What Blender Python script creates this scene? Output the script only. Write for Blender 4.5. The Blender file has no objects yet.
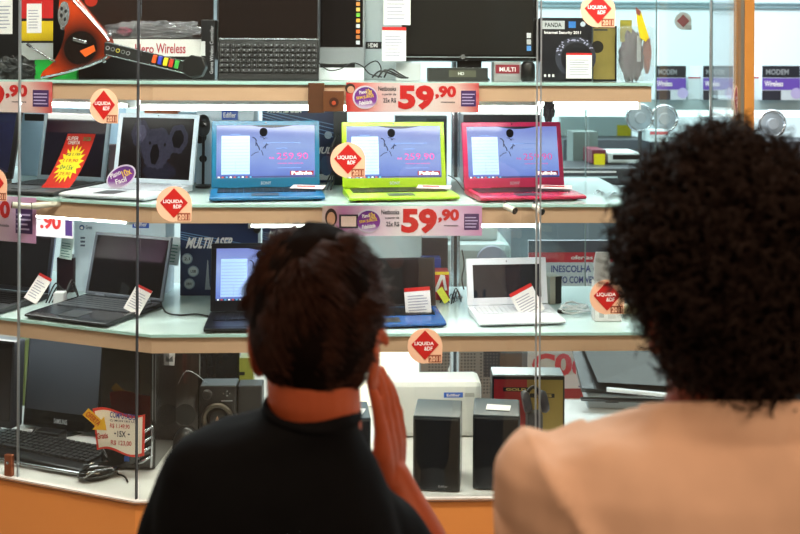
import bpy, bmesh, math, random
from mathutils import Vector, Matrix, Euler, noise
random.seed(7)
sc = bpy.context.scene
COL = sc.collection
R = math.radians
CAMZ = 1.6
# ------------------------------------------------------------------ camera
cam_d = bpy.data.cameras.new('camera'); cam = bpy.data.objects.new('camera', cam_d); COL.objects.link(cam)
cam_d.sensor_width = 36; cam_d.lens = 45; cam_d.shift_y = -197/800
CM = Matrix.Rotation(R(-2.0), 4, 'Z') @ Matrix.Rotation(R(90), 4, 'X') @ Matrix.Rotation(R(0.25), 4, 'Z')
cam.matrix_world = Matrix.Translation((0, 0, CAMZ)) @ CM
cam_d.clip_start = .05
cam_d.dof.use_dof = True; cam_d.dof.focus_distance = 2.62; cam_d.dof.aperture_fstop = 5.0
sc.camera = cam
def ray(x, y):
    return (CM.to_3x3() @ Vector(((x-400)/1000, (70-y)/1000, -1)))
def at(x, y, Y):
    d = ray(x, y); t = Y/d.y
    return Vector((0, 0, CAMZ)) + d*t
def onz(x, y, z):
    d = ray(x, y); t = (z-CAMZ)/d.z
    return Vector((0, 0, CAMZ)) + d*t
# ------------------------------------------------------------------ materials
def lin(c):
    return tuple(((v/255)/12.92 if v/255 <= .04045 else ((v/255+.055)/1.055)**2.4) for v in c) + (1,)
_m = {}
def M(rgb, rough=.5, metal=0, nz=.06, scale=40, emit=0, bump=0, spec=.5, coat=0, trans=0, alpha=1):
    key = (rgb, rough, metal, nz, scale, emit, bump, spec, coat, trans, alpha)
    if key in _m: return _m[key]
    m = bpy.data.materials.new('surface'); m.use_nodes = True; nt = m.node_tree; b = nt.nodes['Principled BSDF']
    b.inputs['Roughness'].default_value = rough; b.inputs['Metallic'].default_value = metal
    b.inputs['Specular IOR Level'].default_value = spec; b.inputs['Coat Weight'].default_value = coat
    b.inputs['Transmission Weight'].default_value = trans; b.inputs['Alpha'].default_value = alpha
    tc = nt.nodes.new('ShaderNodeTexCoord'); n = nt.nodes.new('ShaderNodeTexNoise'); n.inputs['Scale'].default_value = scale
    n.inputs['Detail'].default_value = 4
    nt.links.new(tc.outputs['Object'], n.inputs['Vector'])
    mx = nt.nodes.new('ShaderNodeMix'); mx.data_type = 'RGBA'
    c = lin(rgb)
    mx.inputs[6].default_value = tuple(v*(1-nz) for v in c[:3])+(1,); mx.inputs[7].default_value = tuple(min(1, v*(1+nz)) for v in c[:3])+(1,)
    nt.links.new(n.outputs['Fac'], mx.inputs[0])
    nt.links.new(mx.outputs[2], b.inputs['Base Color'])
    if emit:
        nt.links.new(mx.outputs[2], b.inputs['Emission Color']); b.inputs['Emission Strength'].default_value = emit
    if bump:
        bp = nt.nodes.new('ShaderNodeBump'); bp.inputs['Strength'].default_value = bump; bp.inputs['Distance'].default_value = .002
        nt.links.new(n.outputs['Fac'], bp.inputs['Height']); nt.links.new(bp.outputs['Normal'], b.inputs['Normal'])
    _m[key] = m; return m
def ramp_mat(stops, axis='X', rough=.4, emit=0, warp=.15, key=None):
    m = bpy.data.materials.new('printed gradient'); m.use_nodes = True; nt = m.node_tree; b = nt.nodes['Principled BSDF']
    b.inputs['Roughness'].default_value = rough
    tc = nt.nodes.new('ShaderNodeTexCoord'); sp = nt.nodes.new('ShaderNodeSeparateXYZ'); nt.links.new(tc.outputs['Generated'], sp.inputs[0])
    n = nt.nodes.new('ShaderNodeTexNoise'); n.inputs['Scale'].default_value = 3; nt.links.new(tc.outputs['Generated'], n.inputs['Vector'])
    ma = nt.nodes.new('ShaderNodeMath'); ma.operation = 'MULTIPLY_ADD'; ma.inputs[1].default_value = warp
    nt.links.new(n.outputs['Fac'], ma.inputs[0]); nt.links.new(sp.outputs[axis], ma.inputs[2])
    ad = nt.nodes.new('ShaderNodeMath'); ad.operation = 'SUBTRACT'; ad.inputs[1].default_value = warp/2; nt.links.new(ma.outputs[0], ad.inputs[0])
    cr = nt.nodes.new('ShaderNodeValToRGB'); nt.links.new(ad.outputs[0], cr.inputs[0])
    e = cr.color_ramp.elements
    e[0].position = stops[0][0]; e[0].color = lin(stops[0][1]); e[1].position = stops[-1][0]; e[1].color = lin(stops[-1][1])
    for p, c in stops[1:-1]:
        q = e.new(p); q.color = lin(c)
    if emit:
        b.inputs['Base Color'].default_value = (0.01, .01, .01, 1)
        nt.links.new(cr.outputs[0], b.inputs['Emission Color']); b.inputs['Emission Strength'].default_value = emit
    else: nt.links.new(cr.outputs[0], b.inputs['Base Color'])
    return m
def glass_mat(tint=(248, 252, 251), fac=.045, rough=0.0):
    m = bpy.data.materials.new('pane glass'); m.use_nodes = True; nt = m.node_tree; nt.nodes.clear()
    o = nt.nodes.new('ShaderNodeOutputMaterial'); t = nt.nodes.new('ShaderNodeBsdfTransparent'); g = nt.nodes.new('ShaderNodeBsdfGlossy')
    t.inputs[0].default_value = lin(tint); g.inputs['Roughness'].default_value = rough
    fw = nt.nodes.new('ShaderNodeLayerWeight'); pw = nt.nodes.new('ShaderNodeMath'); pw.operation = 'POWER'; pw.inputs[1].default_value = 5; nt.links.new(fw.outputs['Facing'], pw.inputs[0])
    lw = nt.nodes.new('ShaderNodeMath'); lw.operation = 'MULTIPLY_ADD'; lw.inputs[1].default_value = .6; lw.inputs[2].default_value = .045; nt.links.new(pw.outputs[0], lw.inputs[0])
    mx = nt.nodes.new('ShaderNodeMixShader'); nt.links.new(lw.outputs[0], mx.inputs[0]); nt.links.new(t.outputs[0], mx.inputs[1]); nt.links.new(g.outputs[0], mx.inputs[2])
    nt.links.new(mx.outputs[0], o.inputs[0]); return m
BLACK = M((16, 16, 18), .35); GLOSS = M((10, 10, 12), .08, coat=.3); WHITE = M((235, 236, 238), .4); PAPER = M((245, 240, 240), .6)
RED = M((206, 34, 34), .45); DGREY = M((48, 50, 54), .5); GREY = M((150, 155, 160), .5); SILVER = M((190, 195, 200), .25, .9)
STEEL = M((170, 178, 182), .3, .7); INK = M((60, 60, 70), .6)
# ------------------------------------------------------------------ mesh builder
class MB:
    def __init__(s): s.v = []; s.f = []
    def add(s, vs, fs, mat=None):
        n = len(s.v)
        s.v += [tuple(mat @ Vector(v)) if mat else tuple(v) for v in vs]
        s.f += [tuple(i+n for i in f) for f in fs]; return s
    def box(s, x0, y0, z0, x1, y1, z1, mat=None):
        vs = [(x, y, z) for z in (z0, z1) for y in (y0, y1) for x in (x0, x1)]
        return s.add(vs, [(0, 2, 3, 1), (4, 5, 7, 6), (0, 1, 5, 4), (2, 6, 7, 3), (0, 4, 6, 2), (1, 3, 7, 5)], mat)
    def prism(s, poly, y0, y1, mat=None):          # polygon in XZ extruded along Y (y0 front)
        n = len(poly); vs = [(x, y0, z) for x, z in poly] + [(x, y1, z) for x, z in poly]
        fs = [tuple(range(n)), tuple(range(2*n-1, n-1, -1))] + [(i, i+n, (i+1) % n+n, (i+1) % n) for i in range(n)]
        return s.add(vs, fs, mat)
    def plate(s, poly, z0, z1, mat=None):          # polygon in XY extruded along Z
        n = len(poly); vs = [(x, y, z0) for x, y in poly] + [(x, y, z1) for x, y in poly]
        fs = [tuple(range(n-1, -1, -1)), tuple(range(n, 2*n))] + [(i, (i+1) % n, (i+1) % n+n, i+n) for i in range(n)]
        return s.add(vs, fs, mat)
    def lathe(s, prof, n=24, mat=None):            # (r,z) list about Z
        vs = []; fs = []
        for r, z in prof:
            for k in range(n): a = 2*math.pi*k/n; vs.append((r*math.cos(a), r*math.sin(a), z))
        for i in range(len(prof)-1):
            for k in range(n): fs.append((i*n+k, i*n+(k+1) % n, (i+1)*n+(k+1) % n, (i+1)*n+k))
        fs.append(tuple(range(n-1, -1, -1))); m = (len(prof)-1)*n; fs.append(tuple(range(m, m+n)))
        return s.add(vs, fs, mat)
    def tube(s, pts, r, n=8, mat=None):
        pts = [Vector(p) for p in pts]; N = len(pts); rr = r if isinstance(r, (list, tuple)) else [r]*N
        vs = []; fs = []; up = Vector((0, 0, 1))
        t0 = (pts[1]-pts[0]).normalized()
        if abs(t0.dot(up)) > .9: up = Vector((1, 0, 0))
        u = t0.cross(up).normalized()
        for i in range(N):
            t = (pts[min(i+1, N-1)]-pts[max(i-1, 0)])
            t = t.normalized() if t.length > 1e-9 else t0
            u = (u - t*u.dot(t)); u = u.normalized() if u.length > 1e-6 else t.orthogonal().normalized()
            w = t.cross(u)
            for k in range(n): a = 2*math.pi*k/n; vs.append(pts[i]+(u*math.cos(a)+w*math.sin(a))*rr[i])
        for i in range(N-1):
            for k in range(n): fs.append((i*n+k, i*n+(k+1) % n, (i+1)*n+(k+1) % n, (i+1)*n+k))
        fs.append(tuple(range(n-1, -1, -1))); fs.append(tuple(range((N-1)*n, N*n)))
        return s.add(vs, fs, mat)
    def ell(s, c, rad, nu=20, nv=12, mat=None, fn=None):
        vs = []; fs = []
        for j in range(nv+1):
            ph = math.pi*j/nv
            for i in range(nu):
                a = 2*math.pi*i/nu; d = Vector((math.sin(ph)*math.cos(a), math.sin(ph)*math.sin(a), math.cos(ph)))
                k = fn(d) if fn else 1
                vs.append((c[0]+rad[0]*d.x*k, c[1]+rad[1]*d.y*k, c[2]+rad[2]*d.z*k))
        for j in range(nv):
            for i in range(nu): fs.append((j*nu+i, (j+1)*nu+i, (j+1)*nu+(i+1) % nu, j*nu+(i+1) % nu))
        return s.add(vs, fs, mat)
    def limb(s, pts, rad, n=16, sub=5):            # closed tapered limb with round ends
        P = [Vector(p) for p in pts]; out = []; rr = []
        for i in range(len(P)-1):
            for k in range(sub):
                t = k/sub; out.append(P[i].lerp(P[i+1], t)); e = t*t*(3-2*t); rr.append(rad[i]*(1-e)+rad[i+1]*e)
        out.append(P[-1]); rr.append(rad[-1])
        d0 = (out[0]-out[1]).normalized(); d1 = (out[-1]-out[-2]).normalized()
        pre = [(out[0]+d0*rr[0]*math.sin(a), rr[0]*math.cos(a)) for a in (1.45, 1.1, .7, .35)]
        post = [(out[-1]+d1*rr[-1]*math.sin(a), rr[-1]*math.cos(a)) for a in (.35, .7, 1.1, 1.45)]
        pp = [p for p, _ in pre]+out+[p for p, _ in post]; r2 = [r for _, r in pre]+rr+[r for _, r in post]
        return s.tube(pp, r2, n)
    def loft(s, secs, n=40, ex=2.3):               # secs: (cx,cy,z,a,b)
        vs = []; fs = []
        for cx, cy, z, a, b in secs:
            for k in range(n):
                t = 2*math.pi*k/n; c, q = math.cos(t), math.sin(t)
                vs.append((cx+a*math.copysign(abs(c)**(2/ex), c), cy+b*math.copysign(abs(q)**(2/ex), q), z))
        for i in range(len(secs)-1):
            for k in range(n): fs.append((i*n+k, i*n+(k+1) % n, (i+1)*n+(k+1) % n, (i+1)*n+k))
        fs.append(tuple(range(n-1, -1, -1))); m = (len(secs)-1)*n; fs.append(tuple(range(m, m+n)))
        return s.add(vs, fs)
def put(name, mb, mat, parent=None, loc=(0, 0, 0), rot=(0, 0, 0), bevel=0, smooth=False, seg=2):
    me = bpy.data.meshes.new(name)
    if isinstance(mb, MB):
        me.from_pydata([tuple(v) for v in mb.v], [], mb.f); me.validate()
        b = bmesh.new(); b.from_mesh(me); bmesh.ops.recalc_face_normals(b, faces=b.faces); b.to_mesh(me); b.free()
    else: me = mb
    me.materials.clear(); me.materials.append(mat)
    if smooth:
        for p in me.polygons: p.use_smooth = True
    o = bpy.data.objects.new(name, me); COL.objects.link(o); o.parent = parent; o.location = loc; o.rotation_euler = rot
    if bevel:
        bv = o.modifiers.new('bevel', 'BEVEL'); bv.width = bevel; bv.segments = seg; bv.limit_method = 'ANGLE'
    return o
def tag(o, label, cat=None, group=None, kind=None):
    o['label'] = label
    if cat: o['category'] = cat
    if group: o['group'] = group
    if kind: o['kind'] = kind
    return o
def thing(name, label, cat, loc=(0, 0, 0), rz=0, group=None, rot=None):
    o = bpy.data.objects.new(name, None); COL.objects.link(o); o.empty_display_size = .05
    o.location = loc; o.rotation_euler = rot if rot else (0, 0, rz)
    return tag(o, label, cat, group)
def struct(name, mb, mat, **k):
    o = put(name, mb, mat, **k); o['kind'] = 'structure'; return o
# text fitted into a box, lying in local XZ facing -Y
_t = {}
def text_polys(s, bold):
    k = (s, bold)
    if k in _t: return _t[k]
    cu = bpy.data.curves.new('lettering', 'FONT'); cu.body = s; cu.offset = bold; cu.resolution_u = 3
    o = bpy.data.objects.new('lettering', cu); COL.objects.link(o)
    dg = bpy.context.evaluated_depsgraph_get(); dg.update()
    me = bpy.data.meshes.new_from_object(o.evaluated_get(dg))
    vs = [v.co.copy() for v in me.vertices]; fs = [tuple(p.vertices) for p in me.polygons]
    bpy.data.objects.remove(o); bpy.data.curves.remove(cu); bpy.data.meshes.remove(me)
    x0 = min(v.x for v in vs); x1 = max(v.x for v in vs); y0 = min(v.y for v in vs); y1 = max(v.y for v in vs)
    _t[k] = ([((v.x-x0)/(x1-x0), (v.y-y0)/(y1-y0)) for v in vs], fs); return _t[k]
def text(s, x0, z0, x1, z1, mat, parent, y=-.0006, bold=.02, rot=0, name='printed_text', slant=0):
    vs, fs = text_polys(s, bold); mb = MB()
    cx, cz = (x0+x1)/2, (z0+z1)/2; pts = []
    for u, v in vs:
        px = (u-.5)*(x1-x0)+slant*(v-.5)*(z1-z0); pz = (v-.5)*(z1-z0); c, q = math.cos(rot), math.sin(rot)
        pts.append((cx+px*c-pz*q, y, cz+px*q+pz*c))
    n = len(mb.v); mb.v = pts; mb.f = list(fs)
    me = bpy.data.meshes.new(name); me.from_pydata(mb.v, [], mb.f); me.materials.append(mat)
    for p in me.polygons:
        pass
    o = bpy.data.objects.new(name, me); COL.objects.link(o); o.parent = parent; return o
def rect(x0, z0, x1, z1, mat, parent, y=-.0003, name='printed_panel', th=.0004):
    return put(name, MB().box(x0, y, z0, x1, y+th, z1), mat, parent)
def disc(cx, cz, r, mat, parent, y=-.0003, name='printed_circle', rx=None, n=28, th=.0004):
    rx = rx or r
    return put(name, MB().prism([(cx+rx*math.cos(2*math.pi*k/n), cz+r*math.sin(2*math.pi*k/n)) for k in range(n)], y, y+th), mat, parent)
def lines(x0, z0, x1, z1, n, mat, parent, y=-.0006, name='printed_lines', fill=.35, ragged=.3):
    mb = MB(); h = (z1-z0)/n
    for i in range(n):
        xe = x1-random.random()*ragged*(x1-x0)
        mb.box(x0, y, z0+i*h, xe, y+.0002, z0+i*h+h*fill)
    return put(name, mb, mat, parent)
def crom(pts, k=6):
    P = [Vector(p) for p in pts]; P = [P[0]]+P+[P[-1]]; out = []
    for i in range(1, len(P)-2):
        a, b, c, d = P[i-1:i+3]
        for j in range(k):
            t = j/k; out.append(.5*((2*b)+(c-a)*t+(2*a-5*b+4*c-d)*t*t+(3*b-a-3*c+d)*t**3))
    out.append(P[-2]); return out
def cable(label, pts, r=.002, mat=BLACK, cat='cable', name='cable', group=None):
    P = [Vector(p) for p in pts]; o0 = P[0].copy()
    o = put(name, MB().tube([p-o0 for p in crom(P)], r, 6), mat, loc=o0, smooth=True)
    return tag(o, label, cat, group)
def copy_tree(o, parent=None):
    c = o.copy(); COL.objects.link(c)
    if parent: c.parent = parent
    for ch in list(o.children): copy_tree(ch, c)
    return c
def fuse(mb, voxel, smooth=6, fac=.5):
    me = bpy.data.meshes.new('fused'); me.from_pydata([tuple(v) for v in mb.v], [], mb.f)
    b = bmesh.new(); b.from_mesh(me); bmesh.ops.recalc_face_normals(b, faces=b.faces); b.to_mesh(me); b.free()
    o = bpy.data.objects.new('fused', me); COL.objects.link(o)
    r = o.modifiers.new('r', 'REMESH'); r.mode = 'VOXEL'; r.voxel_size = voxel
    if smooth:
        q = o.modifiers.new('s', 'SMOOTH'); q.iterations = smooth; q.factor = fac
    dg = bpy.context.evaluated_depsgraph_get(); dg.update()
    out = bpy.data.meshes.new_from_object(o.evaluated_get(dg))
    bpy.data.objects.remove(o); bpy.data.meshes.remove(me)
    for p in out.polygons: p.use_smooth = True
    return out

# ------------------------------------------------------------------ levels of the display case
Z1 = at(150, 81, 2.5).z; Z2 = at(150, 204, 2.5).z; Z3 = at(150, 334, 2.5).z; Z0 = at(137, 499, 2.42).z
CX = at(137, 499, 2.42).x                 # glass corner
WA = R(23)                                # the left wing turns back by this angle
wd = Vector((-math.cos(WA), math.sin(WA), 0))
def wing(s, off, z=0):                    # s metres along the wing from the corner, off metres behind the pane
    n = Vector((math.sin(WA), math.cos(WA), 0))
    return Vector((CX, 2.42, z)) + wd*s + n*off
# ------------------------------------------------------------------ setting
struct('floor', MB().box(-4, -1.5, -.05, 6, 7, 0), M((176, 164, 150), .25, scale=3))
wallm = M((214, 232, 238), .55, nz=.02, scale=2)
struct('wall_back', MB().box(-4, 6.6, 0, 6, 6.7, 3), wallm)
struct('wall_left', MB().box(-4.1, 3.4, 0, -4, 6.6, 3), wallm)
struct('wall_right', MB().box(6, 3.4, 0, 6.1, 6.6, 3), wallm)
struct('ceiling', MB().box(-4, 3.4, 3, 6, 6.7, 3.06), M((238, 242, 244), .7, nz=.02))
tm = M((120, 150, 158), .4, .3)  # thin grey reflections modelled as bars along the wall
for i, yy in enumerate((3, 7)):
    p = at(660, yy, 6.58); struct('wall_reflection_%d' % (i+1), MB().box(-3.9, 6.58, p.z-.006, 5.9, 6.6, p.z+.006), tm)
# lights of the place and an added fill for the case
def area(name, loc, rot, sx, sy, power, col, spread=180):
    l = bpy.data.lights.new(name, 'AREA'); l.shape = 'RECTANGLE'; l.size = sx; l.size_y = sy; l.energy = power; l.color = col; l.spread = R(spread)
    o = bpy.data.objects.new(name, l); COL.objects.link(o); o.location = loc; o.rotation_euler = rot; return o
area('store_ceiling_light', (.8, 5.0, 2.95), (0, 0, 0), 5, 1.6, 205, (.9, .97, 1))
area('store_ceiling_light', (.5, 3.7, 2.95), (0, 0, 0), 3.5, .5, 60, (.9, .98, 1))
area('mall_ceiling_light', (1.1, -.5, 3.1), (R(20), R(12), 0), 1.4, 1.0, 34, (1, .74, .5))
area('mall_ceiling_light', (-1.6, .6, 3.1), (0, R(-20), 0), .8, .8, 15, (1, .70, .45))
area('mall_ceiling_light', (-.1, 1.5, 3.2), (R(8), 0, 0), 1.6, .4, 9, (1, .82, .62))
area('case_fill_light', (-.1, 1.62, 2.8), (R(37), 0, 0), 2.4, .25, 29, (1, .93, .84), 95)  # unseen fill added to brighten the case, spread kept off the people
w = bpy.data.worlds.new('mall'); sc.world = w; w.use_nodes = True
w.node_tree.nodes['Background'].inputs[0].default_value = (.30, .22, .16, 1); w.node_tree.nodes['Background'].inputs[1].default_value = .38

# ------------------------------------------------------------------ display case
orange = M((228, 148, 76), .38, nz=.05, scale=5)
FX1 = at(711, 300, 2.42).x                         # right corner of the front pane
RB = Vector((FX1, 2.42, 0)); rdir = Vector((at(741, 100, 2.92).x-FX1, .5, 0)).normalized()
def rret(s, z=0): return Vector((RB.x, RB.y, z))+rdir*s
def outline(front, s_left=1.3, back=3.12, inset=.0, right=None):
    off = front-2.42
    a = wing(s_left, off); c = wing(0, off); k = Vector((CX+off*math.tan(WA/2), front, 0))
    pts = [(a.x, a.y), (k.x, k.y), (right if right else RB.x, front)]
    rr = Vector((right if right else RB.x, front, 0)); e = (rr+Vector((.01, back-front, 0))) if right else (rr+rdir*((back-front)/rdir.y))
    bl = wing(s_left, back-2.42)
    pts += [(e.x, back), (CX+(back-2.42)*math.tan(WA/2), back), (bl.x, bl.y)]
    return pts
base = thing('display_counter', 'orange laminate base cabinet with white top carrying the shop window', 'cabinet', (0, 2.5, 0))
def rel(poly, o): return [(x-o[0], y-o[1]) for x, y in poly]
put('body', MB().plate(rel(outline(2.409), (0, 2.5)), 0, Z0-.004), orange, base)
put('top', MB().plate(rel(outline(2.407), (0, 2.5)), Z0-.0039, Z0), M((228, 226, 222), .25, nz=.02), base)
# dark reveal line
EDGE = M((120, 82, 52), .5)
put('edge_trim', MB().tube([Vector((p[0], p[1]-2.5-.001, Z0-.0055)) for p in outline(2.406)[:3]], .0025, 6), EDGE, base)

fascia = M((202, 164, 134), .45, nz=.05, scale=12); edgeglass = M((178, 214, 208), .15, nz=.03)
boardm = M((196, 214, 212), .14, nz=.03, scale=4)
def strip(pts, y_out, z0, z1, th):
    mb = MB()
    for a, b in zip(pts[:-1], pts[1:]):
        a, b = Vector((a[0], a[1], 0)), Vector((b[0], b[1], 0)); d = (b-a).normalized(); n = Vector((d.y, -d.x, 0))
        if n.y > 0: n = -n
        q = [a, b, b-n*th, a-n*th]
        mb.add([(p.x, p.y, z) for z in (z0, z1) for p in q], [(0, 1, 2, 3), (7, 6, 5, 4), (0, 4, 5, 1), (1, 5, 6, 2), (2, 6, 7, 3), (3, 7, 4, 0)])
    return mb
SR = at(651, 200, 2.5).x
def shelf(z, label, th=.04, glass_t=.008, back=3.12):
    t = thing('display_shelf', label, 'shelf', (0, 2.5, z-th-glass_t))
    ol = rel(outline(2.505, back=back, right=SR-.005), (0, 2.5))
    put('board', MB().plate(ol, glass_t*0, th), boardm, t)
    put('glass_top', MB().plate(rel(outline(2.497, back=back, right=SR), (0, 2.5)), th+.0002, th+glass_t), boardm, t)
    f = rel(outline(2.5, right=SR), (0, 2.5))
    put('fascia', strip(f[:4][:3]+[(f[3][0], f[3][1])], 0, 0, th-.001, .006), fascia, t)
    put('glass_edge', strip(rel(outline(2.494, right=SR+.002), (0, 2.5))[:4], 0, th+.0005, th+glass_t-.0005, .003), edgeglass, t)
    return t
shelf(Z1, 'topmost tan-fronted glass display shelf carrying the toy guitar and television')
shelf(Z2, 'middle tan-fronted glass display shelf carrying the three coloured netbooks')
shelf(Z3, 'lowest tan-fronted glass display shelf carrying the white netbook', back=3.03)
# panes
shopw = thing('shop_window', 'tall frameless glass shop window in front of all the display shelves', 'window', (0, 2.42, Z0))
rearw = thing('rear_screen', 'rear glass screen carrying the small grey sticker, behind the pink netbook', 'glass screen', (at(600, 200, 3.38).x, 3.38, Z0))
gm = glass_mat(); GT = 1.78+.55
def pane(a, b, label, z0=Z0, z1=2.35, joints=('b',), jm=STEEL, jr=.0022):
    a = Vector((a[0], a[1], 0)); b = Vector((b[0], b[1], 0)); L = (b-a).length; ang = math.atan2((b-a).y, (b-a).x)
    root = shopw if a.y < 3.2 else rearw
    t = put('glass_pane', MB().box(.002, -.003, 0, L-.002, .003, z1-z0), gm, root, loc=(a.x-root.location.x, a.y-root.location.y, z0-root.location.z), rot=(0, 0, ang))
    if 'a' in joints: put('edge_strip', MB().box(0, -.0035, 0, jr*1.6, .0035, z1-z0), jm, t)
    if 'b' in joints: put('edge_strip', MB().box(L-jr*1.6, -.0035, 0, L, .0035, z1-z0), jm, t)
    return t
wp = None
# the wing joint seen at x=20
d = ray(20, 300); nrm = Vector((math.sin(WA), math.cos(WA), 0)); cpt = Vector((CX, 2.42, 0))
tt = (cpt.dot(nrm))/(Vector((d.x, d.y, 0)).dot(nrm)); J20 = Vector((d.x*tt, d.y*tt, 0))
pane(J20+wd*.7, J20+wd*.002, 'leftmost front glass pane, cut by the left edge of the photo', joints=('b',))
pane(J20, (CX, 2.42), 'angled glass pane in front of the computer monitor and tower', joints=('b',), jm=DGREY)
X540 = at(538, 300, 2.42).x
pane((CX+.003, 2.42), (X540-.003, 2.42), 'wide front glass pane before the blue, green and pink netbooks', joints=('b',))
pane((X540+.003, 2.42), (FX1-.002, 2.42), 'narrow front glass pane behind the curly head', joints=('a', 'b'))
e = rret(.50/rdir.y)
pane(rret(.004), rret(.50/rdir.y-.03), 'side glass pane returning back to the wooden post', joints=())
for (xa, xb, lb) in ((500, 586, 'rear glass pane behind the pink netbook'), (588, 656, 'rear glass pane behind the transparent packaged accessory'), (658, 712, 'rear glass pane carrying the small grey sticker')):
    a = at(xa, 200, 3.38); b = at(xb, 200, 3.38); pane((a.x, 3.38), (b.x, 3.38), lb, joints=('b',), jm=M((120, 140, 140), .3, .3), jr=.002)
pt = thing('window_post', 'orange wooden post with grey metal edge at the right end of the window', 'post', (at(746, 100, e.y+.03).x, e.y+.03, Z0+.0005))
put('wood', MB().box(-.009, -.012, 0, .020, .012, 1.9), M((222, 150, 70), .4, nz=.12, scale=14), pt)
put('metal_edge', MB().box(-.034, -.010, 0, -.0095, .010, 1.9), M((150, 148, 138), .35, .5), pt)
# glass clamp at the lower left joint
p = at(10, 467, 2.56)
q = wing((J20-cpt).length+.028, -.004, Z0+.03)
t = put('clamp', MB().box(-.012, -.006, -.03, .012, .006, .025), M((150, 90, 62), .3, .6), shopw, loc=q-shopw.location, rot=(0, 0, -WA), bevel=.003)
put('screw', MB().lathe([(.004, 0), (.004, .003), (.002, .004)], 12), SILVER, t, loc=(0, -.004, .005), rot=(R(90), 0, 0))
# uprights inside the case
def upright(x, y, Y, z0, z1, wpx, label, m=SILVER):
    p = at(x, y, Y); r = wpx*Y/2000
    t = thing('shelf_upright', label, 'post', (p.x, Y, z0))
    put('tube', MB().box(-r, -r*.8, 0, r, r*.8, z1-z0), m, t, bevel=r*.3)
    put('slot_strip', MB().box(-r*.35, -r*.86, .002, r*.35, -r*.8, z1-z0-.002), DGREY, t)
    return t
upright(455, 270, 3.145, Z0+.0, Z1+.3, 9, 'silver slotted upright between the centre netbook and the white netbook')
upright(322, 170, 3.145, Z0+.0, Z1+.3, 4, 'thin silver upright behind the gap of blue and green netbooks')

# under-shelf light fittings
lampm = M((255, 252, 244), .5, nz=0, emit=19)
def batten(x0, x1, z, Y, h, label, em=lampm):
    a = at(x0, 100, Y).x; b = at(x1, 100, Y).x
    t = thing('strip_light', label, 'light', ((a+b)/2, Y, z)); L = (b-a)/2
    put('housing', MB().box(-L, 0, -.012, L, .05, 0), WHITE, t, bevel=.002)
    put('diffuser', MB().box(-L+.004, .006, -h, L-.004, .044, -.0125), em, t, bevel=.006)
    for s in (-1, 1): put('end_cap', MB().box(s*L-.004, .003, -h-.001, s*L+.004, .047, -.012), WHITE, t)
    return t
batten(140, 537, Z1-.0485, 2.56, .026, 'bright strip light under the top shelf')
batten(30, 640, Z1-.0485, 3.05, .04, 'long strip light under the rear of the top shelf', M((255, 253, 248), .5, nz=0, emit=5))
batten(250, 537, Z2-.0485, 2.56, .0215, 'bright strip light under the middle shelf', M((255, 252, 244), .5, nz=0, emit=20))
batten(170, 537, Z3-.0485, 2.70, .022, 'strip light under the lowest shelf above the speakers', M((255, 246, 230), .5, nz=0, emit=16))
# wing battens
for z, lb, em in ((Z1, 'strip light under the top shelf on the angled left side', 19.0), (Z2, 'strip light under the middle shelf on the angled left side', 20.0), (Z3, 'strip light under the lowest shelf above the desktop monitor', 17.0)):
    q = wing(.42, .16, z-.0485)
    t = thing('strip_light', lb, 'light', q, -WA)
    put('housing', MB().box(-.27, 0, -.012, .27, .05, 0), WHITE, t, bevel=.002)
    put('diffuser', MB().box(-.266, .006, -.022, .266, .044, -.0125), M((255, 252, 244), .5, nz=0, emit=em), t, bevel=.006)
    for s in (-1, 1): put('end_cap', MB().box(s*.27-.004, .003, -.023, s*.27+.004, .047, -.012), WHITE, t)

# ------------------------------------------------------------------ round sale stickers
peach = M((240, 196, 164), .5, nz=.03); stred = M((190, 34, 30), .45)
def sticker(x, y, loc, rz, label, r=.0425):
    t = thing('sale_sticker', label, 'sticker', loc, rz, 'round sale stickers on the glass')
    n = 32; poly = []
    for k in range(n+1):
        a = 2*math.pi*k/n-math.pi/2+.0
        poly.append((r*math.cos(a), r*math.sin(a)))
    poly = [(r*math.cos(a), r*math.sin(a)) for a in [math.pi*2*k/n for k in range(0, 25)]]+[(0, -r*.98), (r*.97, -r*.98)]
    put('backing', MB().prism(poly, -.0006, 0), peach, t)
    q = .78*r
    rect(r*.2, -r*.93, r*.92, -r*.5, M((150, 84, 60), .5), t, y=-.0010)
    put('red_diamond', MB().prism([(-q, r*.08), (0, -q+r*.0), (q, r*.08), (0, q+r*.12)], -.0016, -.0012), stred, t)
    text('LIQUIDA', -r*.6, r*.02, r*.5, r*.26, PAPER, t, y=-.0020, bold=.03)
    text('&DF', -r*.05, -r*.25, r*.42, -r*.02, PAPER, t, y=-.0020, bold=.03)
    text('2011', r*.26, -r*.88, r*.88, -r*.58, peach, t, y=-.0014, bold=.03)
    return t
for x, y, lb in ((348, 160, 'round peach sticker with red diamond before the green netbook'), (425, 346, 'round peach sticker with red diamond on glass above the speakers'),
              (174, 204, 'round peach sticker with red diamond on glass below the koala laptop'), (607, 297, 'round peach sticker with red diamond before the white accessory box'), (598, 10, 'round peach sticker with red diamond at the top, before the gold box')):
    sticker(x, y, at(x, y, 2.4155), 0, lb)
def on_wing(x, y, off=-.0045):
    d = ray(x, y); c0 = cpt+nrm*off; t = c0.dot(nrm)/(Vector((d.x, d.y, 0)).dot(nrm)); return Vector((0, 0, CAMZ))+d*t
sticker(104, 106, on_wing(104, 106), -WA, 'round peach sticker with red diamond on the angled left pane, above the laptop with leaflet')
sticker(-3, 184, on_wing(-6, 184), -WA, 'half visible round peach sticker cut by the left edge of the photo')
p = rret(.42); a_ = math.atan2(rdir.y, rdir.x)
sticker(0, 0, rret(.40, at(731, 100, 2.8).z)+ Vector((rdir.y, -rdir.x, 0))*.006, a_, 'round sticker seen edge-on at an angle on the side pane by the wooden post')
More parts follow.
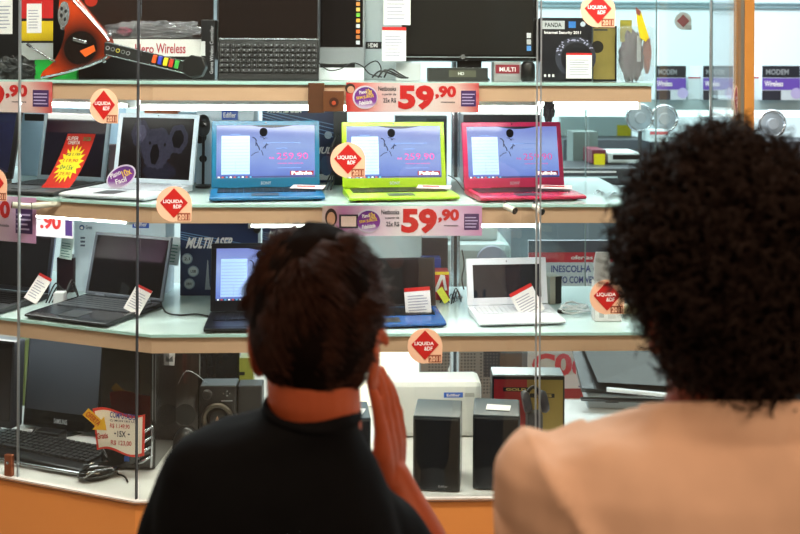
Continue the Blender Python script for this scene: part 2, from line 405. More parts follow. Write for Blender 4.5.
t = thing('window_sticker', 'small grey round sticker seen from behind on the rear glass', 'sticker', at(683, 21, 3.376))
disc(0, 0, .03, M((196, 206, 210), .5), t, name='backing', y=-.001)
put('red_diamond', MB().prism([(-.022, 0), (0, -.022), (.022, 0), (0, .022)], -.0018, -.0012), M((150, 90, 96), .5), t)
rect(.008, -.03, .03, -.014, M((170, 180, 184), .5), t, y=-.0015)

# ------------------------------------------------------------------ price strips
promo_a = ramp_mat([(0, (200, 50, 50)), (.12, (216, 110, 100)), (.3, (220, 184, 184)), (.6, (226, 212, 210)), (.85, (226, 184, 176)), (1, (204, 80, 80))])
promo_b = ramp_mat([(0, (196, 170, 160)), (.14, (190, 120, 170)), (.3, (214, 180, 206)), (.55, (238, 226, 228)), (.85, (214, 176, 208)), (1, (200, 140, 184))])
badgem = ramp_mat([(0, (220, 200, 224)), (.3, (130, 60, 150)), (.7, (120, 50, 140)), (1, (90, 40, 130))], 'Z')
def badge(cx, cz, r, t, y=-.0012):
    disc(cx, cz, r, M((210, 200, 214), .4), t, y=y, name='badge_rim', rx=r*1.06)
    disc(cx+r*.04, cz-r*.03, r*.9, badgem, t, y=y-.0005, name='badge', rx=r*.96)
    text('Plano', cx-r*.5, cz+r*.3, cx+r*.1, cz+r*.6, PAPER, t, y=y-.001, rot=.2)
    text('10x', cx+r*.1, cz+r*.2, cx+r*.6, cz+r*.75, M((250, 210, 60), .5), t, y=y-.001, rot=.2)
    text('SEM JUROS', cx-r*.75, cz-r*.15, cx+r*.75, cz+r*.15, M((245, 200, 60), .5), t, y=y-.001, rot=.15)
    text('Fidelidade', cx-r*.5, cz-r*.6, cx+r*.6, cz-r*.25, PAPER, t, y=y-.001, rot=.15)
digit = M((200, 30, 30), .5)
def price_strip(loc, rz, w, h, label, m, lady=False, name='price_strip', pxw=133):
    u = w/pxw; X = lambda q: w+q*u
    t = thing(name, label, 'price sign', loc, rz)
    put('card', MB().box(0, 0, 0, w, .0012, h), m, t)
    badge(X(-114), h*.5, h*.40, t)
    text('Netbooks', X(-101), h*.72, X(-83), h*.88, INK, t, y=-.0008)
    text('a partir de', X(-97), h*.55, X(-83), h*.65, INK, t, y=-.0008)
    text('25x R$', X(-96), h*.3, X(-83), h*.48, INK, t, y=-.0008)
    text('59', X(-81), h*.08, X(-45), h*.92, digit, t, y=-.0008, bold=.05)
    text(',90', X(-44), h*.44, X(-23), h*.9, digit, t, y=-.0008, bold=.05)
    text('mensais', X(-38), h*.32, X(-24), h*.38, INK, t, y=-.0008)
    rect(X(-18), h*.2, X(-3), h*.74, M((70, 40, 96), .4), t, y=-.0006)
    lines(X(-17), h*.28, X(-4), h*.7, 4, M((200, 180, 220), .5), t, y=-.001)
    if lady:
        disc(X(-151), h*.62, h*.3, M((50, 30, 26), .5), t, y=-.0006, rx=h*.2, name='printed_hair')
        disc(X(-151), h*.58, h*.22, M((206, 150, 120), .5), t, y=-.0010, rx=h*.14, name='printed_face')
        put('printed_shoulders', MB().prism([(X(-159), .001), (X(-142), .001), (X(-143), h*.22), (X(-147), h*.34), (X(-155), h*.34), (X(-158), h*.22)], -.0008, -.0004), M((222, 196, 186), .5), t)
        rect(X(-143), h*.26, X(-124), h*.72, M((60, 50, 60), .5), t, y=-.0014); rect(X(-141), h*.32, X(-126), h*.66, M((232, 200, 190), .5), t, y=-.0018)
    else:
        disc(w*.03+X(-139)*0, h*.8, h*.17, M((60, 36, 30), .5), t, y=-.0006, name='printed_hair'); disc(w*.035, h*.76, h*.12, M((206, 150, 120), .5), t, y=-.0010, name='printed_face')
    return t
a = at(346, 112, 2.488); b = at(479, 83, 2.488); price_strip(a, 0, b.x-a.x, b.z-a.z, 'peach and red price strip reading 59,90 on the top shelf edge', promo_a)
a = at(322, 236, 2.488); b = at(482, 206, 2.488); price_strip(a, 0, b.x-a.x, b.z-a.z, 'lilac price strip reading 59,90 on the middle shelf edge above the boy', promo_b, True, pxw=160)
def wing_at(x, y, off=.072): return on_wing(x, y, off)
a = wing_at(-82, 110); b = wing_at(52, 82); price_strip(a, -WA, (b-a).xy.length, b.z-a.z, 'price strip reading 59,90 at the top left, cut by the photo edge', promo_a)
a = wing_at(-105, 232); b = wing_at(36, 198); price_strip(a, -WA, (b-a).xy.length, b.z-a.z, 'lilac price strip cut by the left edge, on the middle shelf', promo_b)
# small second strip behind, ending .90
a = wing_at(0, 233, .3); b = wing_at(73, 213, .3); t = thing('price_card', 'small half hidden price card ending in .90 behind the left price strip', 'price sign', a, -WA)
w_ = (b-a).xy.length; h_ = b.z-a.z
put('card', MB().box(0, 0, 0, w_, .0012, h_), M((222, 214, 222), .5), t)
text('.90', w_*.56, h_*.3, w_*.84, h_*.9, digit, t, y=-.0008, bold=.04); rect(w_*.0, h_*.1, w_*.5, h_*.9, M((52, 50, 58), .4), t, y=-.0006)
rect(w_*.9, h_*.1, w_*.99, h_*.75, M((70, 40, 110), .4), t, y=-.0006)
# brown carton hanging left of the upper price strip
a = at(308, 113, 2.47); b = at(344, 83, 2.47)
t = thing('speaker_sample', 'brown wooden mini box beside the upper price strip on the shelf edge', 'box', (a.x, 2.47, a.z))
w_ = b.x-a.x; h_ = b.z-a.z
put('body', MB().box(0, 0, 0, w_*.45, .024, h_), M((92, 56, 36), .4, nz=.2), t, bevel=.001)
put('front_block', MB().box(w_*.42, -.004, .004, w_, .02, h_*.74), M((112, 66, 40), .4, nz=.2), t, bevel=.001)
disc(w_*.72, h_*.36, h_*.16, M((70, 36, 24), .4), t, y=-.0052, name='cone'); disc(w_*.72, h_*.34, h_*.07, M((190, 80, 50), .4), t, y=-.0060, name='dust_cap')
# small aimable spotlights beneath the middle shelf
def spot(x0, y0, x1, y1, Y, label, wing_off=None):
    a = at(x0, y0, Y); b = at(x1, y1, Y-.03); t = thing('spotlight', label, 'spotlight', a, group='small tube spotlights on the middle shelf edge')
    d_ = (b-a)
    put('tube', MB().tube([(0, 0, 0), d_*.85, d_], [.007, .008, .008], 16), M((214, 206, 190), .35), t, smooth=False)
    put('lens', MB().tube([d_, d_*1.02], [.0086, .0086], 16), GLOSS, t)
    put('bracket', MB().tube([(0, 0, 0), (0, .0, .012)], .003, 8), SILVER, t)
spot(505, 206, 515, 211, 2.48, 'left of the two cream tube spotlights under the pink netbook'); spot(534, 206, 542, 212, 2.48, 'right of the two cream tube spotlights under the pink netbook')
spot(40, 207, 12, 205, 2.62, 'cream spotlight before the cut off price strip, nearer the photo edge'); spot(66, 203, 32, 206, 2.62, 'cream spotlight with long neck before the small .90 card')
# ------------------------------------------------------------------ laptops
scr_lit = ramp_mat([(0, (116, 138, 228)), (.25, (146, 170, 246)), (.6, (172, 192, 252)), (1, (140, 152, 230))], 'Z', .15, emit=.95, warp=.25)
docm = M((172, 202, 250), .3, nz=.02, emit=.85); docl = M((120, 150, 215), .3, emit=.5); splash = M((6, 7, 16), .6, spec=.1)
pricem = M((214, 70, 150), .3, emit=.75); labelm = M((150, 26, 60), .3, emit=.45); barm = M((60, 66, 120), .3, emit=.5); lw = M((250, 250, 255), .3, emit=.9)
def lit_content(lid, w, h, z0, y):
    X = lambda u: -w/2+u*w
    Zf = lambda v: z0+v*h
    rect(X(0), Zf(0), X(1), Zf(.035), barm, lid, y=y-.0003, name='taskbar')
    for i in range(9):
        rect(X(.015+i*.04), Zf(.006), X(.035+i*.04), Zf(.03), (lw, M((220, 90, 60), .3, emit=.6), M((90, 180, 220), .3, emit=.6))[i % 3], lid, y=y-.0007, name='taskbar_icon')
    rect(X(.05), Zf(.07), X(.335), Zf(.8), docm, lid, y=y-.0003, name='document')
    mb = MB()
    for i in range(11): mb.box(X(.055), y-.0008, Zf(.12+i*.06), X(.33), y-.0006, Zf(.125+i*.06))
    mb.box(X(.19), y-.0008, Zf(.08), X(.192), y-.0006, Zf(.3)); mb.box(X(.14), y-.0008, Zf(.82), X(.24), y-.0006, Zf(.835))
    put('document_lines', mb, docl, lid)
    ap = []
    for k in range(24):
        a = 2*math.pi*k/24; r = .046*w*(1-.12*math.cos(a*2)+.1*math.sin(a)); ap.append((X(.475)+r*math.cos(a), Zf(.86)+r*math.sin(a)*.9))
    put('black_fruit', MB().prism(ap, y-.0007, y-.0004), splash, lid)
    mb = MB(); rnd = random.Random(3)
    for i in range(10):
        cx, cz = .38+rnd.random()*.12, .45+rnd.random()*.33; L = .02+rnd.random()*.04; a = rnd.random()*3
        mb.tube([(X(cx-L*math.cos(a)), y-.0006, Zf(cz-L*math.sin(a))), (X(cx), y-.0006, Zf(cz+.02)), (X(cx+L*math.cos(a)), y-.0006, Zf(cz+L*math.sin(a)))], .0006+.0009*rnd.random(), 4)
    put('ink_strokes', mb, M((40, 50, 90), .3, emit=.1), lid)
    text('259.90', X(.61), Zf(.345), X(.93), Zf(.47), pricem, lid, y=y-.0007, bold=-.005)
    text('R$', X(.535), Zf(.35), X(.585), Zf(.39), pricem, lid, y=y-.0007, bold=0)
    text('mensais sem entrada', X(.62), Zf(.26), X(.88), Zf(.29), pricem, lid, y=y-.0007, bold=0)
    mb = MB(); mb.box(X(.47), y-.0007, Zf(.66), X(.85), y-.0004, Zf(.672)); mb.box(X(.6), y-.0007, Zf(.55), X(.72), y-.0004, Zf(.562)); mb.box(X(.62), y-.0007, Zf(.18), X(.86), y-.0004, Zf(.19))
    put('document_lines', mb, docl, lid)
    rect(X(.745), Zf(.045), X(.985), Zf(.125), labelm, lid, y=y-.0007, name='logo_panel')
    text('Pulinka', X(.76), Zf(.052), X(.97), Zf(.12), lw, lid, y=y-.0012, bold=.04)
def laptop(label, x, y, Y, rz, w, d, h, tilt, shell, base_c, bezel_c, screen, lit=False, bz=.018, chin=None, group=None, brand=None, keyc=None, z=None, rough=.3, koala=False):
    zs = {1: Z1, 2: Z2, 3: Z3}[z]; p = at(x, y, Y)
    t = thing('laptop', label, 'laptop', (p.x, Y, zs+.0005), R(rz), group)
    bt = .017
    # body with tapered front
    mb = MB(); hw = w/2
    prof = [(0, .003), (-d*.12, .002), (-d+.006, .004), (-d, .008), (-d+.001, .0125), (-d*.9, .015), (0, bt)]
    vs = [(sx*hw, yy, zz) for sx in (-1, 1) for yy, zz in prof]; n = len(prof)
    mb.add(vs, [tuple(range(n)), tuple(range(2*n-1, n-1, -1))]+[(i, (i+1) % n, (i+1) % n+n, i+n) for i in range(n)])
    put('base', mb, base_c, t, bevel=.0015)
    put('foot', MB().box(-hw+.02, -d+.02, -.0004, -hw+.03, -d+.03, .004), BLACK, t); put('foot', MB().box(hw-.03, -d+.02, -.0004, hw-.02, -d+.03, .004), BLACK, t)
    kb = MB(); rows = 6; cols = 15
    for r_ in range(rows):
        yy = -d*.10-r_*d*.078; c = 0
        while c < cols:
            wd_ = 5 if (r_ == 5 and c == 4) else 1
            x0 = -hw*.88+c*(hw*1.76/cols); zz = bt-(bt-.015)*(-yy/(d*.9))
            kb.box(x0+.0006, yy-d*.066, zz-.0005, x0+wd_*hw*1.76/cols-.0006, yy, zz+.0022); c += wd_
    put('keyboard', kb, keyc or BLACK, t)
    put('touchpad', MB().box(-w*.14, -d*.92, .0142, w*.10, -d*.66, .0158), M((60, 62, 66), .35) if base_c is not WHITE_S else M((215, 215, 222), .3), t)
    lid = put('lid', MB().box(-hw, 0, .002, hw, .007, h), shell, t, loc=(0, 0, bt-.002), rot=(-R(tilt), 0, 0), bevel=.004)
    for s in (-.6, .6): put('hinge', MB().tube([(s*hw-.015, .003, bt), (s*hw+.015, .003, bt)], .006, 10), shell, t)
    cz0 = chin if chin else bz*1.2
    bh = MB()
    for a in ((-hw+.001, .003, hw-.001, cz0), (-hw+.001, h-bz, hw-.001, h-.001), (-hw+.001, cz0, -hw+bz, h-bz), (hw-bz, cz0, hw-.001, h-bz)):
        bh.box(a[0], -.002, a[1], a[2], 0, a[3])
    put('bezel', bh, bezel_c, lid, bevel=.0008)
    put('screen', MB().box(-hw+bz, -.0006, cz0, hw-bz, 0, h-bz), screen, lid)
    disc(0, h-bz*.5, .0016, GLOSS, lid, y=-.0024, name='webcam')
    if brand: text(brand, -.014, cz0*.35, .014, cz0*.65, M((180, 186, 196), .4), lid, y=-.0026)
    if lit:
        lit_content(lid, w-2*bz, h-bz-cz0, cz0, -.0007)
        # dark curved reflection painted as an arc at the screen top
        W2 = (w-2*bz)*.22; mb = MB(); pts = [(-W2*.9+.01, h-bz)]+[(-W2*.9+.01+2*W2*k/12, h-bz-.007*math.sin(math.pi*k/12)) for k in range(1, 12)]+[(W2*1.1+.01, h-bz)]
        put('reflection_arc', mb.prism(pts, -.0016, -.001), M((20, 24, 46), .3), lid)
    if koala:
        X = lambda u: -hw+bz+u*(w-2*bz); H = h-bz-cz0; Zf = lambda v: cz0+v*H
        fur = M((44, 43, 56), .3, nz=.5, scale=120, emit=.2, spec=.05); dk = M((12, 11, 15), .3, emit=.05, spec=.05); lt = M((66, 64, 80), .3, nz=.4, scale=150, emit=.3, spec=.05)
        def e(cx, cz, rx, rzv, m, yy, nm): 
            pl = []
            for k in range(40):
                a = 2*math.pi*k/40; j = 1+.05*math.sin(k*7.3)+.04*math.sin(k*3.1); pl.append((X(cx)+rx*(w)*j*math.cos(a), Zf(cz)+rzv*H*j*math.sin(a)))
            put(nm, MB().prism(pl, yy-.0002, yy), m, lid)
        e(.58, .12, .20, .17, M((28, 28, 40), .3, nz=.5, scale=90, emit=.1, spec=.05), -.0008, 'picture_fur'); e(.27, .74, .11, .22, fur, -.001, 'picture_ear'); e(.80, .66, .12, .24, fur, -.001, 'picture_ear')
        e(.28, .74, .065, .14, lt, -.0013, 'picture_ear'); e(.80, .66, .07, .15, dk, -.0013, 'picture_ear')
        e(.52, .50, .19, .34, fur, -.0016, 'picture_head'); e(.50, .40, .055, .17, dk, -.002, 'picture_nose')
        e(.42, .58, .014, .03, dk, -.002, 'picture_eye'); e(.63, .56, .014, .03, dk, -.002, 'picture_eye')
    return t
WHITE_S = M((232, 232, 240), .25, nz=.02)
dscr = M((18, 18, 22), .09, coat=.2)
teal = M((26, 112, 150), .25, nz=.03); lime = M((166, 200, 30), .25, nz=.03); pink = M((206, 40, 104), .25, nz=.03); redp = M((176, 26, 62), .25)
ng = 'coloured netbooks on the middle shelf'
px = lambda w_, Y: w_*Y/1000
laptop('blue netbook with lit price screen, on the middle shelf', 266, 190, 2.70, 7, .290, .17, .184, 12, teal, M((20, 92, 138), .3), teal, scr_lit, True, bz=.013, chin=.028, brand='SONY', z=2, group=ng)
laptop('lime green netbook with lit price screen, in the middle of the shelf', 395, 190, 2.70, 7, .284, .17, .182, 12, lime, M((150, 190, 20), .3), lime, scr_lit, True, bz=.013, chin=.028, brand='SONY', z=2, group=ng)
laptop('pink netbook with lit price screen, right end of the middle shelf', 515, 190, 2.70, 8, .282, .17, .182, 12, pink, redp, M((200, 36, 92), .3), scr_lit, True, bz=.013, chin=.028, brand='SONY', z=2, group=ng)
laptop('leftmost laptop on the middle shelf, dark blue screen cut by the photo edge', -22, 190, 2.95, -22, .245, .22, .21, 12, DGREY, BLACK, BLACK, M((22, 26, 52), .1, coat=.3, emit=.25), z=2)
laptop('grey framed laptop with dark screen behind the red and yellow leaflet', 70, 190, 2.87, -21, .228, .22, .208, 10, M((96, 112, 122), .35), DGREY, M((104, 120, 130), .35), M((12, 10, 24), .08, coat=.3), z=2, bz=.012)
laptop('silver white laptop showing a dark koala picture', 152, 190, 2.79, -20, .254, .24, .198, 10, M((210, 222, 232), .3), M((206, 210, 218), .3), M((206, 220, 232), .3), M((14, 10, 14), .3, spec=.15), z=2, bz=.013, koala=True, keyc=M((190, 194, 204), .4))
laptop('black laptop on the lowest shelf cut by the left photo edge, with price card', 6, 298, 2.93, -22, .30, .24, .205, 10, M((120, 135, 160), .35), DGREY, M((30, 32, 40), .35), dscr, z=3, bz=.012)
laptop('open glossy black laptop before the white box, on the lowest shelf', 123, 300, 2.82, -24, .262, .24, .178, 15, M((120, 128, 140), .3), M((30, 30, 36), .25), M((96, 102, 114), .3), dscr, z=3, bz=.009, keyc=M((70, 74, 80), .4))
laptop('black netbook with lit white document screen, half hidden by the boy', 262, 312, 2.66, 3, .272, .16, .180, 10, M((24, 26, 34), .3), M((16, 18, 26), .3), M((26, 28, 36), .3), scr_lit, True, bz=.014, chin=.030, z=3)
laptop('dark laptop with blue base edge and leaning price card, right of the boy', 383, 313, 2.70, 5, .29, .17, .132, 12, M((26, 28, 32), .3), M((40, 80, 140), .25), M((24, 24, 28), .3), M((34, 32, 32), .15), z=3, bz=.006)
laptop('white netbook with dark screen on the lowest shelf', 508, 311, 2.72, 5, .225, .17, .128, 12, WHITE_S, WHITE_S, WHITE_S, M((40, 42, 48), .14), z=3, bz=.018, keyc=M((226, 226, 234), .4))

# leaning price cards on laptops
def card(name, label, x, y0, y1, Y, wpx, lean, rz, m=PAPER, roll=0, top=RED, group=None, top_bar=.1):
    a = at(x, y1, Y); b = at(x, y0, Y); h = b.z-a.z; w = wpx*Y/1000
    t = thing(name, label, 'price card', (a.x, Y, a.z), group=group, rot=Euler((-R(lean), R(roll), R(rz)), 'XYZ'))
    put('card', MB().box(-w/2, 0, 0, w/2, .0008, h), m, t)
    rect(-w/2, h*(1-top_bar), w/2, h, top, t, y=-.0004, name='red_header')
    lines(-w*.38, h*.15, w*.4, h*.8, 7, M((170, 170, 186), .6), t, y=-.0004)
    return t
card('price_card', 'white price card leaning on the leftmost laptop of the lowest shelf', 30, 273, 301, 2.70, 15, 25, -15, roll=24)
card('price_card', 'white price card leaning on the glossy black laptop', 131, 285, 312, 2.66, 18, 25, -15, roll=22)
card('price_card', 'white price card with red header on the dark laptop right of the boy', 419, 288, 318, 2.63, 26, 10, 0, roll=-4, top_bar=.12)
card('price_card', 'tilted white price card on the right of the white netbook', 534, 286, 315, 2.63, 25, 15, 0, roll=-28, top_bar=.12)
for x, Y, lb in ((308, 2.66, 'small white card lying on the blue netbook keyboard'), (434, 2.66, 'small white card lying on the green netbook keyboard'), (555, 2.66, 'small white card lying on the pink netbook keyboard')):
    p = at(x, 190, Y); t = tag(put('paper_card', MB().box(-.045, -.018, 0, .045, .018, .0008), M((236, 214, 214), .5), loc=(p.x, Y, Z2+.0235), rot=(R(8), 0, R(-12))), lb, 'card')
    lines(-.03, -.01, .03, .01, 2, RED, t)
# starburst leaflet
p = at(68, 188, 2.66); t = thing('sale_leaflet', 'curled red leaflet with yellow starburst standing on the grey laptop', 'leaflet', (p.x, 2.66, p.z), R(-8))
S = 2.66/1000
def strip_sheet(xs, y_off=0, zr=(0, 1), n=14, wl=0, wr=0):
    mb = MB(); vs = []; fs = []
    for i in range(n+1):
        v = zr[0]+(zr[1]-zr[0])*i/n; cx = (-18+30*(v**.75))*S*.75; wv = 14.5*S; z_ = v*53*S; yy = .03*math.sin(v*1.6)
        for u in (xs[0], xs[1]): vs.append((cx+u*wv, yy+y_off, z_)); 
    for i in range(n): fs.append((2*i, 2*i+1, 2*i+3, 2*i+2))
    return mb.add(vs, fs)
def sheet_pt(u, v, off=0):
    return ((-18+30*(max(v, .001)**.75))*S*.75+u*14.5*S, .03*math.sin(v*1.6)+off, v*53*S)
put('sheet', strip_sheet((-1, 1)), M((206, 40, 30), .4), t)
mb = MB(); vs = [sheet_pt(0, .44, -.0012)]; N = 36
for k in range(N):
    a = 2*math.pi*k/N; r = 1 if k % 2 else .68
    vs.append(sheet_pt(.93*r*math.cos(a), .44+.36*r*math.sin(a), -.0012))
mb.add(vs, [(0, k+1, (k+1) % N+1) for k in range(N)]); put('starburst', mb, M((246, 224, 40), .45), t)
def sheet_text(s, u0, v0, u1, v1, m):
    vs, fs = text_polys(s, .02); mb = MB(); mb.v = [sheet_pt(u0+(u1-u0)*a, v0+(v1-v0)*b, -.002) for a, b in vs]; mb.f = fs
    me = bpy.data.meshes.new('printed_text'); me.from_pydata(mb.v, [], mb.f); me.materials.append(m); o = bpy.data.objects.new('printed_text', me); COL.objects.link(o); o.parent = t
sheet_text('SUPER', -.9, .88, -.1, .95, PAPER); sheet_text('OFERTA', -.75, .80, .1, .87, PAPER); sheet_text('2GB', .25, .87, .8, .94, M((60, 140, 90), .5))
sheet_text('R$ 1.199', -.5, .58, .45, .64, INK); sheet_text('119,90', -.55, .46, .5, .53, M((200, 90, 30), .5)); sheet_text('0+15x', -.55, .33, .4, .42, M((30, 120, 70), .5)); sheet_text('129,90', -.5, .22, .4, .29, M((200, 110, 30), .5))
# oval badge
p = at(121, 190, 2.64); t = thing('promo_badge', 'purple oval promotional tag standing on the koala laptop', 'tag', (p.x, 2.64, Z2+.018), R(-14))
S = 2.64/1000; cz = 13*S
def oval(r1, r2, y, m, nm):
    mbx = MB(); mbx.prism([(r1*math.cos(a)*math.cos(.5)-r2*math.sin(a)*math.sin(.5), cz+r1*math.cos(a)*math.sin(.5)+r2*math.sin(a)*math.cos(.5)) for a in [2*math.pi*k/32 for k in range(32)]], y, y+.0006); return put(nm, mbx, m, t)
oval(17*S, 10.5*S, 0, M((226, 214, 232), .35), 'rim'); oval(15.5*S, 9*S, -.0008, badgem, 'face')
text('Plano', -12*S, cz+0*S, 0, cz+5*S, PAPER, t, y=-.0012, rot=.45); text('10x', 1*S, cz+1*S, 11*S, cz+8*S, M((250, 206, 60), .5), t, y=-.0012, rot=.45)
text('Facil', -6*S, cz-6*S, 6*S, cz-1*S, PAPER, t, y=-.0012, rot=.3)

# ------------------------------------------------------------------ cartons helper (front face given in pixels at plane Y)
def carton(name, label, cat, x0, y0, x1, y1, Y, depth, m, rz=0, group=None, bevel=.001, zbase=None):
    a = at(x0, y1, Y); b = at(x1, y0, Y); z = a.z if zbase is None else zbase
    w = b.x-a.x; h = b.z-z; rr = R(rz)
    t = thing(name, label, cat, ((a.x+b.x)/2, Y, z+.0005), rr, group)
    w2 = w/math.cos(rr)
    put('body', MB().box(-w2/2, 0, 0, w2/2, depth, h), m, t, bevel=bevel)
    t['w'] = w2; t['h'] = h
    del t['w']; del t['h']
    return t, w2, h
def FR(t, w, h, u0, v0, u1, v1, m, y=-.0006, name='printed_panel'): return rect(-w/2+u0*w, v0*h, -w/2+u1*w, v1*h, m, t, y=y, name=name)
def FT(t, w, h, s, u0, v0, u1, v1, m, y=-.0014, **k): return text(s, -w/2+u0*w, v0*h, -w/2+u1*w, v1*h, m, t, y=y, **k)
def FC(t, w, h, u, v, r, m, y=-.0008, name='printed_circle'): return disc(-w/2+u*w, v*h, r*h, m, t, y=y, name=name)
# --- top shelf
t, w, h = carton('game_box', 'game box with red, yellow, white and green bands at the top left', 'box', -30, -30, 57, 78, 2.93, .1, M((20, 20, 22), .35), rz=-15, zbase=Z1)
FR(t, w, h, .60, .55, 1, .80, RED); FR(t, w, h, .59, .345, 1, .525, M((232, 196, 30), .4)); FR(t, w, h, .60, .17, 1, .325, M((226, 228, 230), .4)); FR(t, w, h, .0, .34, .3, .80, M((30, 28, 28), .4))
t, w, h = carton('game_box', 'small green box lying under the toy guitar body', 'box', 33, 60, 78, 78, 2.88, .05, M((36, 176, 66), .4), rz=-12, zbase=Z1)
t, w, h = carton('game_box', 'black box with white band reading Hero Wireless behind the toy guitar', 'box', 62, 38, 208, 78, 2.87, .09, M((22, 20, 22), .3), rz=-3, zbase=Z1)
FR(t, w, h, .16, .55, .985, .96, M((226, 224, 222), .4)); FT(t, w, h, 'Hero', .50, .62, .63, .84, M((170, 40, 60), .4)); FT(t, w, h, 'Wireless', .645, .62, .85, .86, M((170, 40, 60), .4))
t, w, h = carton('storage_case', 'large dark brown glossy case behind the toy guitar and its box', 'box', 60, -60, 214, 78, 3.01, .08, M((42, 30, 26), .25), zbase=Z1)
FC(t, w, h, .2, .56, .045, M((200, 50, 30), .3))
t, w, h = carton('accessory_box', 'narrow black box with vertical lettering beside the standing keyboard', 'box', 201, 20, 215, 78, 2.82, .1, M((26, 26, 28), .35), zbase=Z1)
FR(t, w, h, 0, .4, .3, .64, M((206, 206, 206), .4)); 
text('Games Wireless Controller', -h*.40+.01, h*.47, h*.40+.01, h*.53, M((170, 170, 175), .4), t, y=-.0014, rot=math.pi/2)
# crumpled clear plastic bag on the Hero box
top = at(110, 38, 2.9).z; c = at(153, 33, 2.9)
def crump(seed, amp=.25):
    def f(d): return 1+amp*noise.noise(d*3.5+Vector((seed, 0, 0)))+amp*.6*noise.noise(d*9+Vector((0, seed, 0)))
    return f
bagm = M((170, 170, 176), .12, alpha=.38, nz=.3, bump=.6, coat=.5)
t = tag(put('plastic_bag', MB().ell((0, 0, .022), (.13, .04, .026), 48, 26, fn=crump(3, .5)), bagm, loc=(c.x, 2.91, Z1+.119)), 'crumpled clear plastic bag lying on the Hero Wireless box', 'bag')
q = put('pink_content', MB().ell((-.085, -.0, .018), (.022, .012, .012), 20, 12, fn=crump(8, .3)), M((190, 70, 100), .4), t, smooth=True)
# price cards pinned on the game box
a = card('price_card', 'white price card with red edge at the top left corner of the photo', 4, -4, 34, 2.78, 19, 0, -18, top_bar=.05)
card('price_card', 'white price card with red edge on the striped game box', 34, 2, 33, 2.80, 17, 0, -18, top_bar=.05)
# dark cloth at lower left
t = tag(put('cable_bundle', MB().ell((0, 0, .03), (.05, .03, .032), 30, 16, fn=crump(5, .5)), M((40, 42, 44), .5), loc=at(14, 78, 2.78).xy.to_3d()+Vector((0, 0, Z1))), 'dark crumpled pouch at the left end of the top shelf', 'pouch')
# toy guitar
g0 = at(100, 78, 2.72)
t = thing('toy_guitar', 'black and orange V-shaped toy guitar with coloured fret buttons on the top shelf', 'toy guitar', (g0.x, 2.72, Z1+.002), R(-6), rot=Euler((-R(7), 0, R(-6))))
S = 2.72/1000
G = lambda x, y: ((x-100)*S, (78-y)*S)
vbody = [G(38, 76.5), G(41, 70), G(51, 61), G(57, 49), G(60, 39), G(61, 31), G(58, 24), G(53, 10), G(54, -8), G(60, -14), G(70, -6), G(84, 10), G(103, 31), G(108, 38), G(108, 53), G(100, 58), G(86, 64), G(66, 70), G(45, 76.5)]
gm2 = bpy.data.materials.new('sunburst'); gm2.use_nodes = True; nt = gm2.node_tree; b_ = nt.nodes['Principled BSDF']; b_.inputs['Roughness'].default_value = .18
tc = nt.nodes.new('ShaderNodeTexCoord'); mp = nt.nodes.new('ShaderNodeMapping'); mp.inputs['Location'].default_value = (-.02, 0, -.115); gr = nt.nodes.new('ShaderNodeTexGradient'); gr.gradient_type = 'SPHERICAL'
mp.inputs['Scale'].default_value = (6.5, 6.5, 6.5); mp.inputs['Location'].default_value = (.38, 0, -.55)
nt.links.new(tc.outputs['Object'], mp.inputs[0]); nt.links.new(mp.outputs[0], gr.inputs[0]); cr = nt.nodes.new('ShaderNodeValToRGB'); nt.links.new(gr.outputs['Fac'], cr.inputs[0])
e_ = cr.color_ramp.elements; e_[0].color = lin((196, 62, 22)); e_[0].position = .30; e_[1].color = lin((22, 12, 10)); e_[1].position = .72; nt.links.new(cr.outputs[0], b_.inputs['Base Color'])
put('body', MB().prism(vbody, 0, .035), gm2, t, bevel=.004)
put('edge_piping', MB().tube([(x, -.002, z) for x, z in [G(40, 77), G(66, 71.5), G(88, 65), G(102, 59), G(106, 55)]], .0032, 8), SILVER, t)
put('edge_piping', MB().tube([(x, -.002, z) for x, z in [G(62, -8), G(84, 14), G(103, 34), G(107, 40)]], .0032, 8), SILVER, t)
put('neck', MB().prism([G(104, 41), G(190, 61), G(188, 73), G(104, 54)], -.012, .012), BLACK, t, bevel=.003)
for (p1, p2) in (((107, 41.5), (188, 61)), ((107, 54), (186, 72))):
    a = G(*p1); b = G(*p2); put('neck_binding', MB().tube([(a[0], -.0128, a[1]), (b[0], -.0128, b[1])], .0012, 6), SILVER, t)
put('headstock', MB().prism([G(184, 60), G(192, 54), G(204, 56), G(207, 66), G(203, 75), G(193, 77), G(184, 72)], -.014, .014), M((20, 20, 20), .3), t, bevel=.003)
for k, c_ in enumerate(((236, 88, 30), (50, 60, 180), (232, 206, 40), (196, 60, 40), (70, 170, 70))):
    x = 156+k*5.6; y = 58.5+k*1.35; a = G(x, y)
    put('fret_button', MB().box(-.0058, -.006, -.011, .0058, 0, .011), M(c_, .3), t, loc=(a[0], -.0122, a[1]), rot=(0, R(12), 0), bevel=.002)
for k, c_ in enumerate(((150, 150, 155), (120, 120, 124), (210, 190, 60), (120, 120, 124), (150, 150, 155))):
    a = G(108+k*5.2, 47.5+k*1.3)
    put('ring_mark', MB().prism([(a[0]+.0058*math.cos(q*.393), a[1]+.0058*math.sin(q*.393)) for q in range(16)], -.0128, -.0122), M(c_, .3), t)
    put('ring_centre', MB().prism([(a[0]+.0036*math.cos(q*.393), a[1]+.0036*math.sin(q*.393)) for q in range(16)], -.0134, -.0128), BLACK, t)
a = G(60, 13); put('grille', MB().prism([(a[0]+.016*math.cos(q*.314), a[1]+.036*math.sin(q*.314)) for q in range(20)], -.004, 0), SILVER, t)
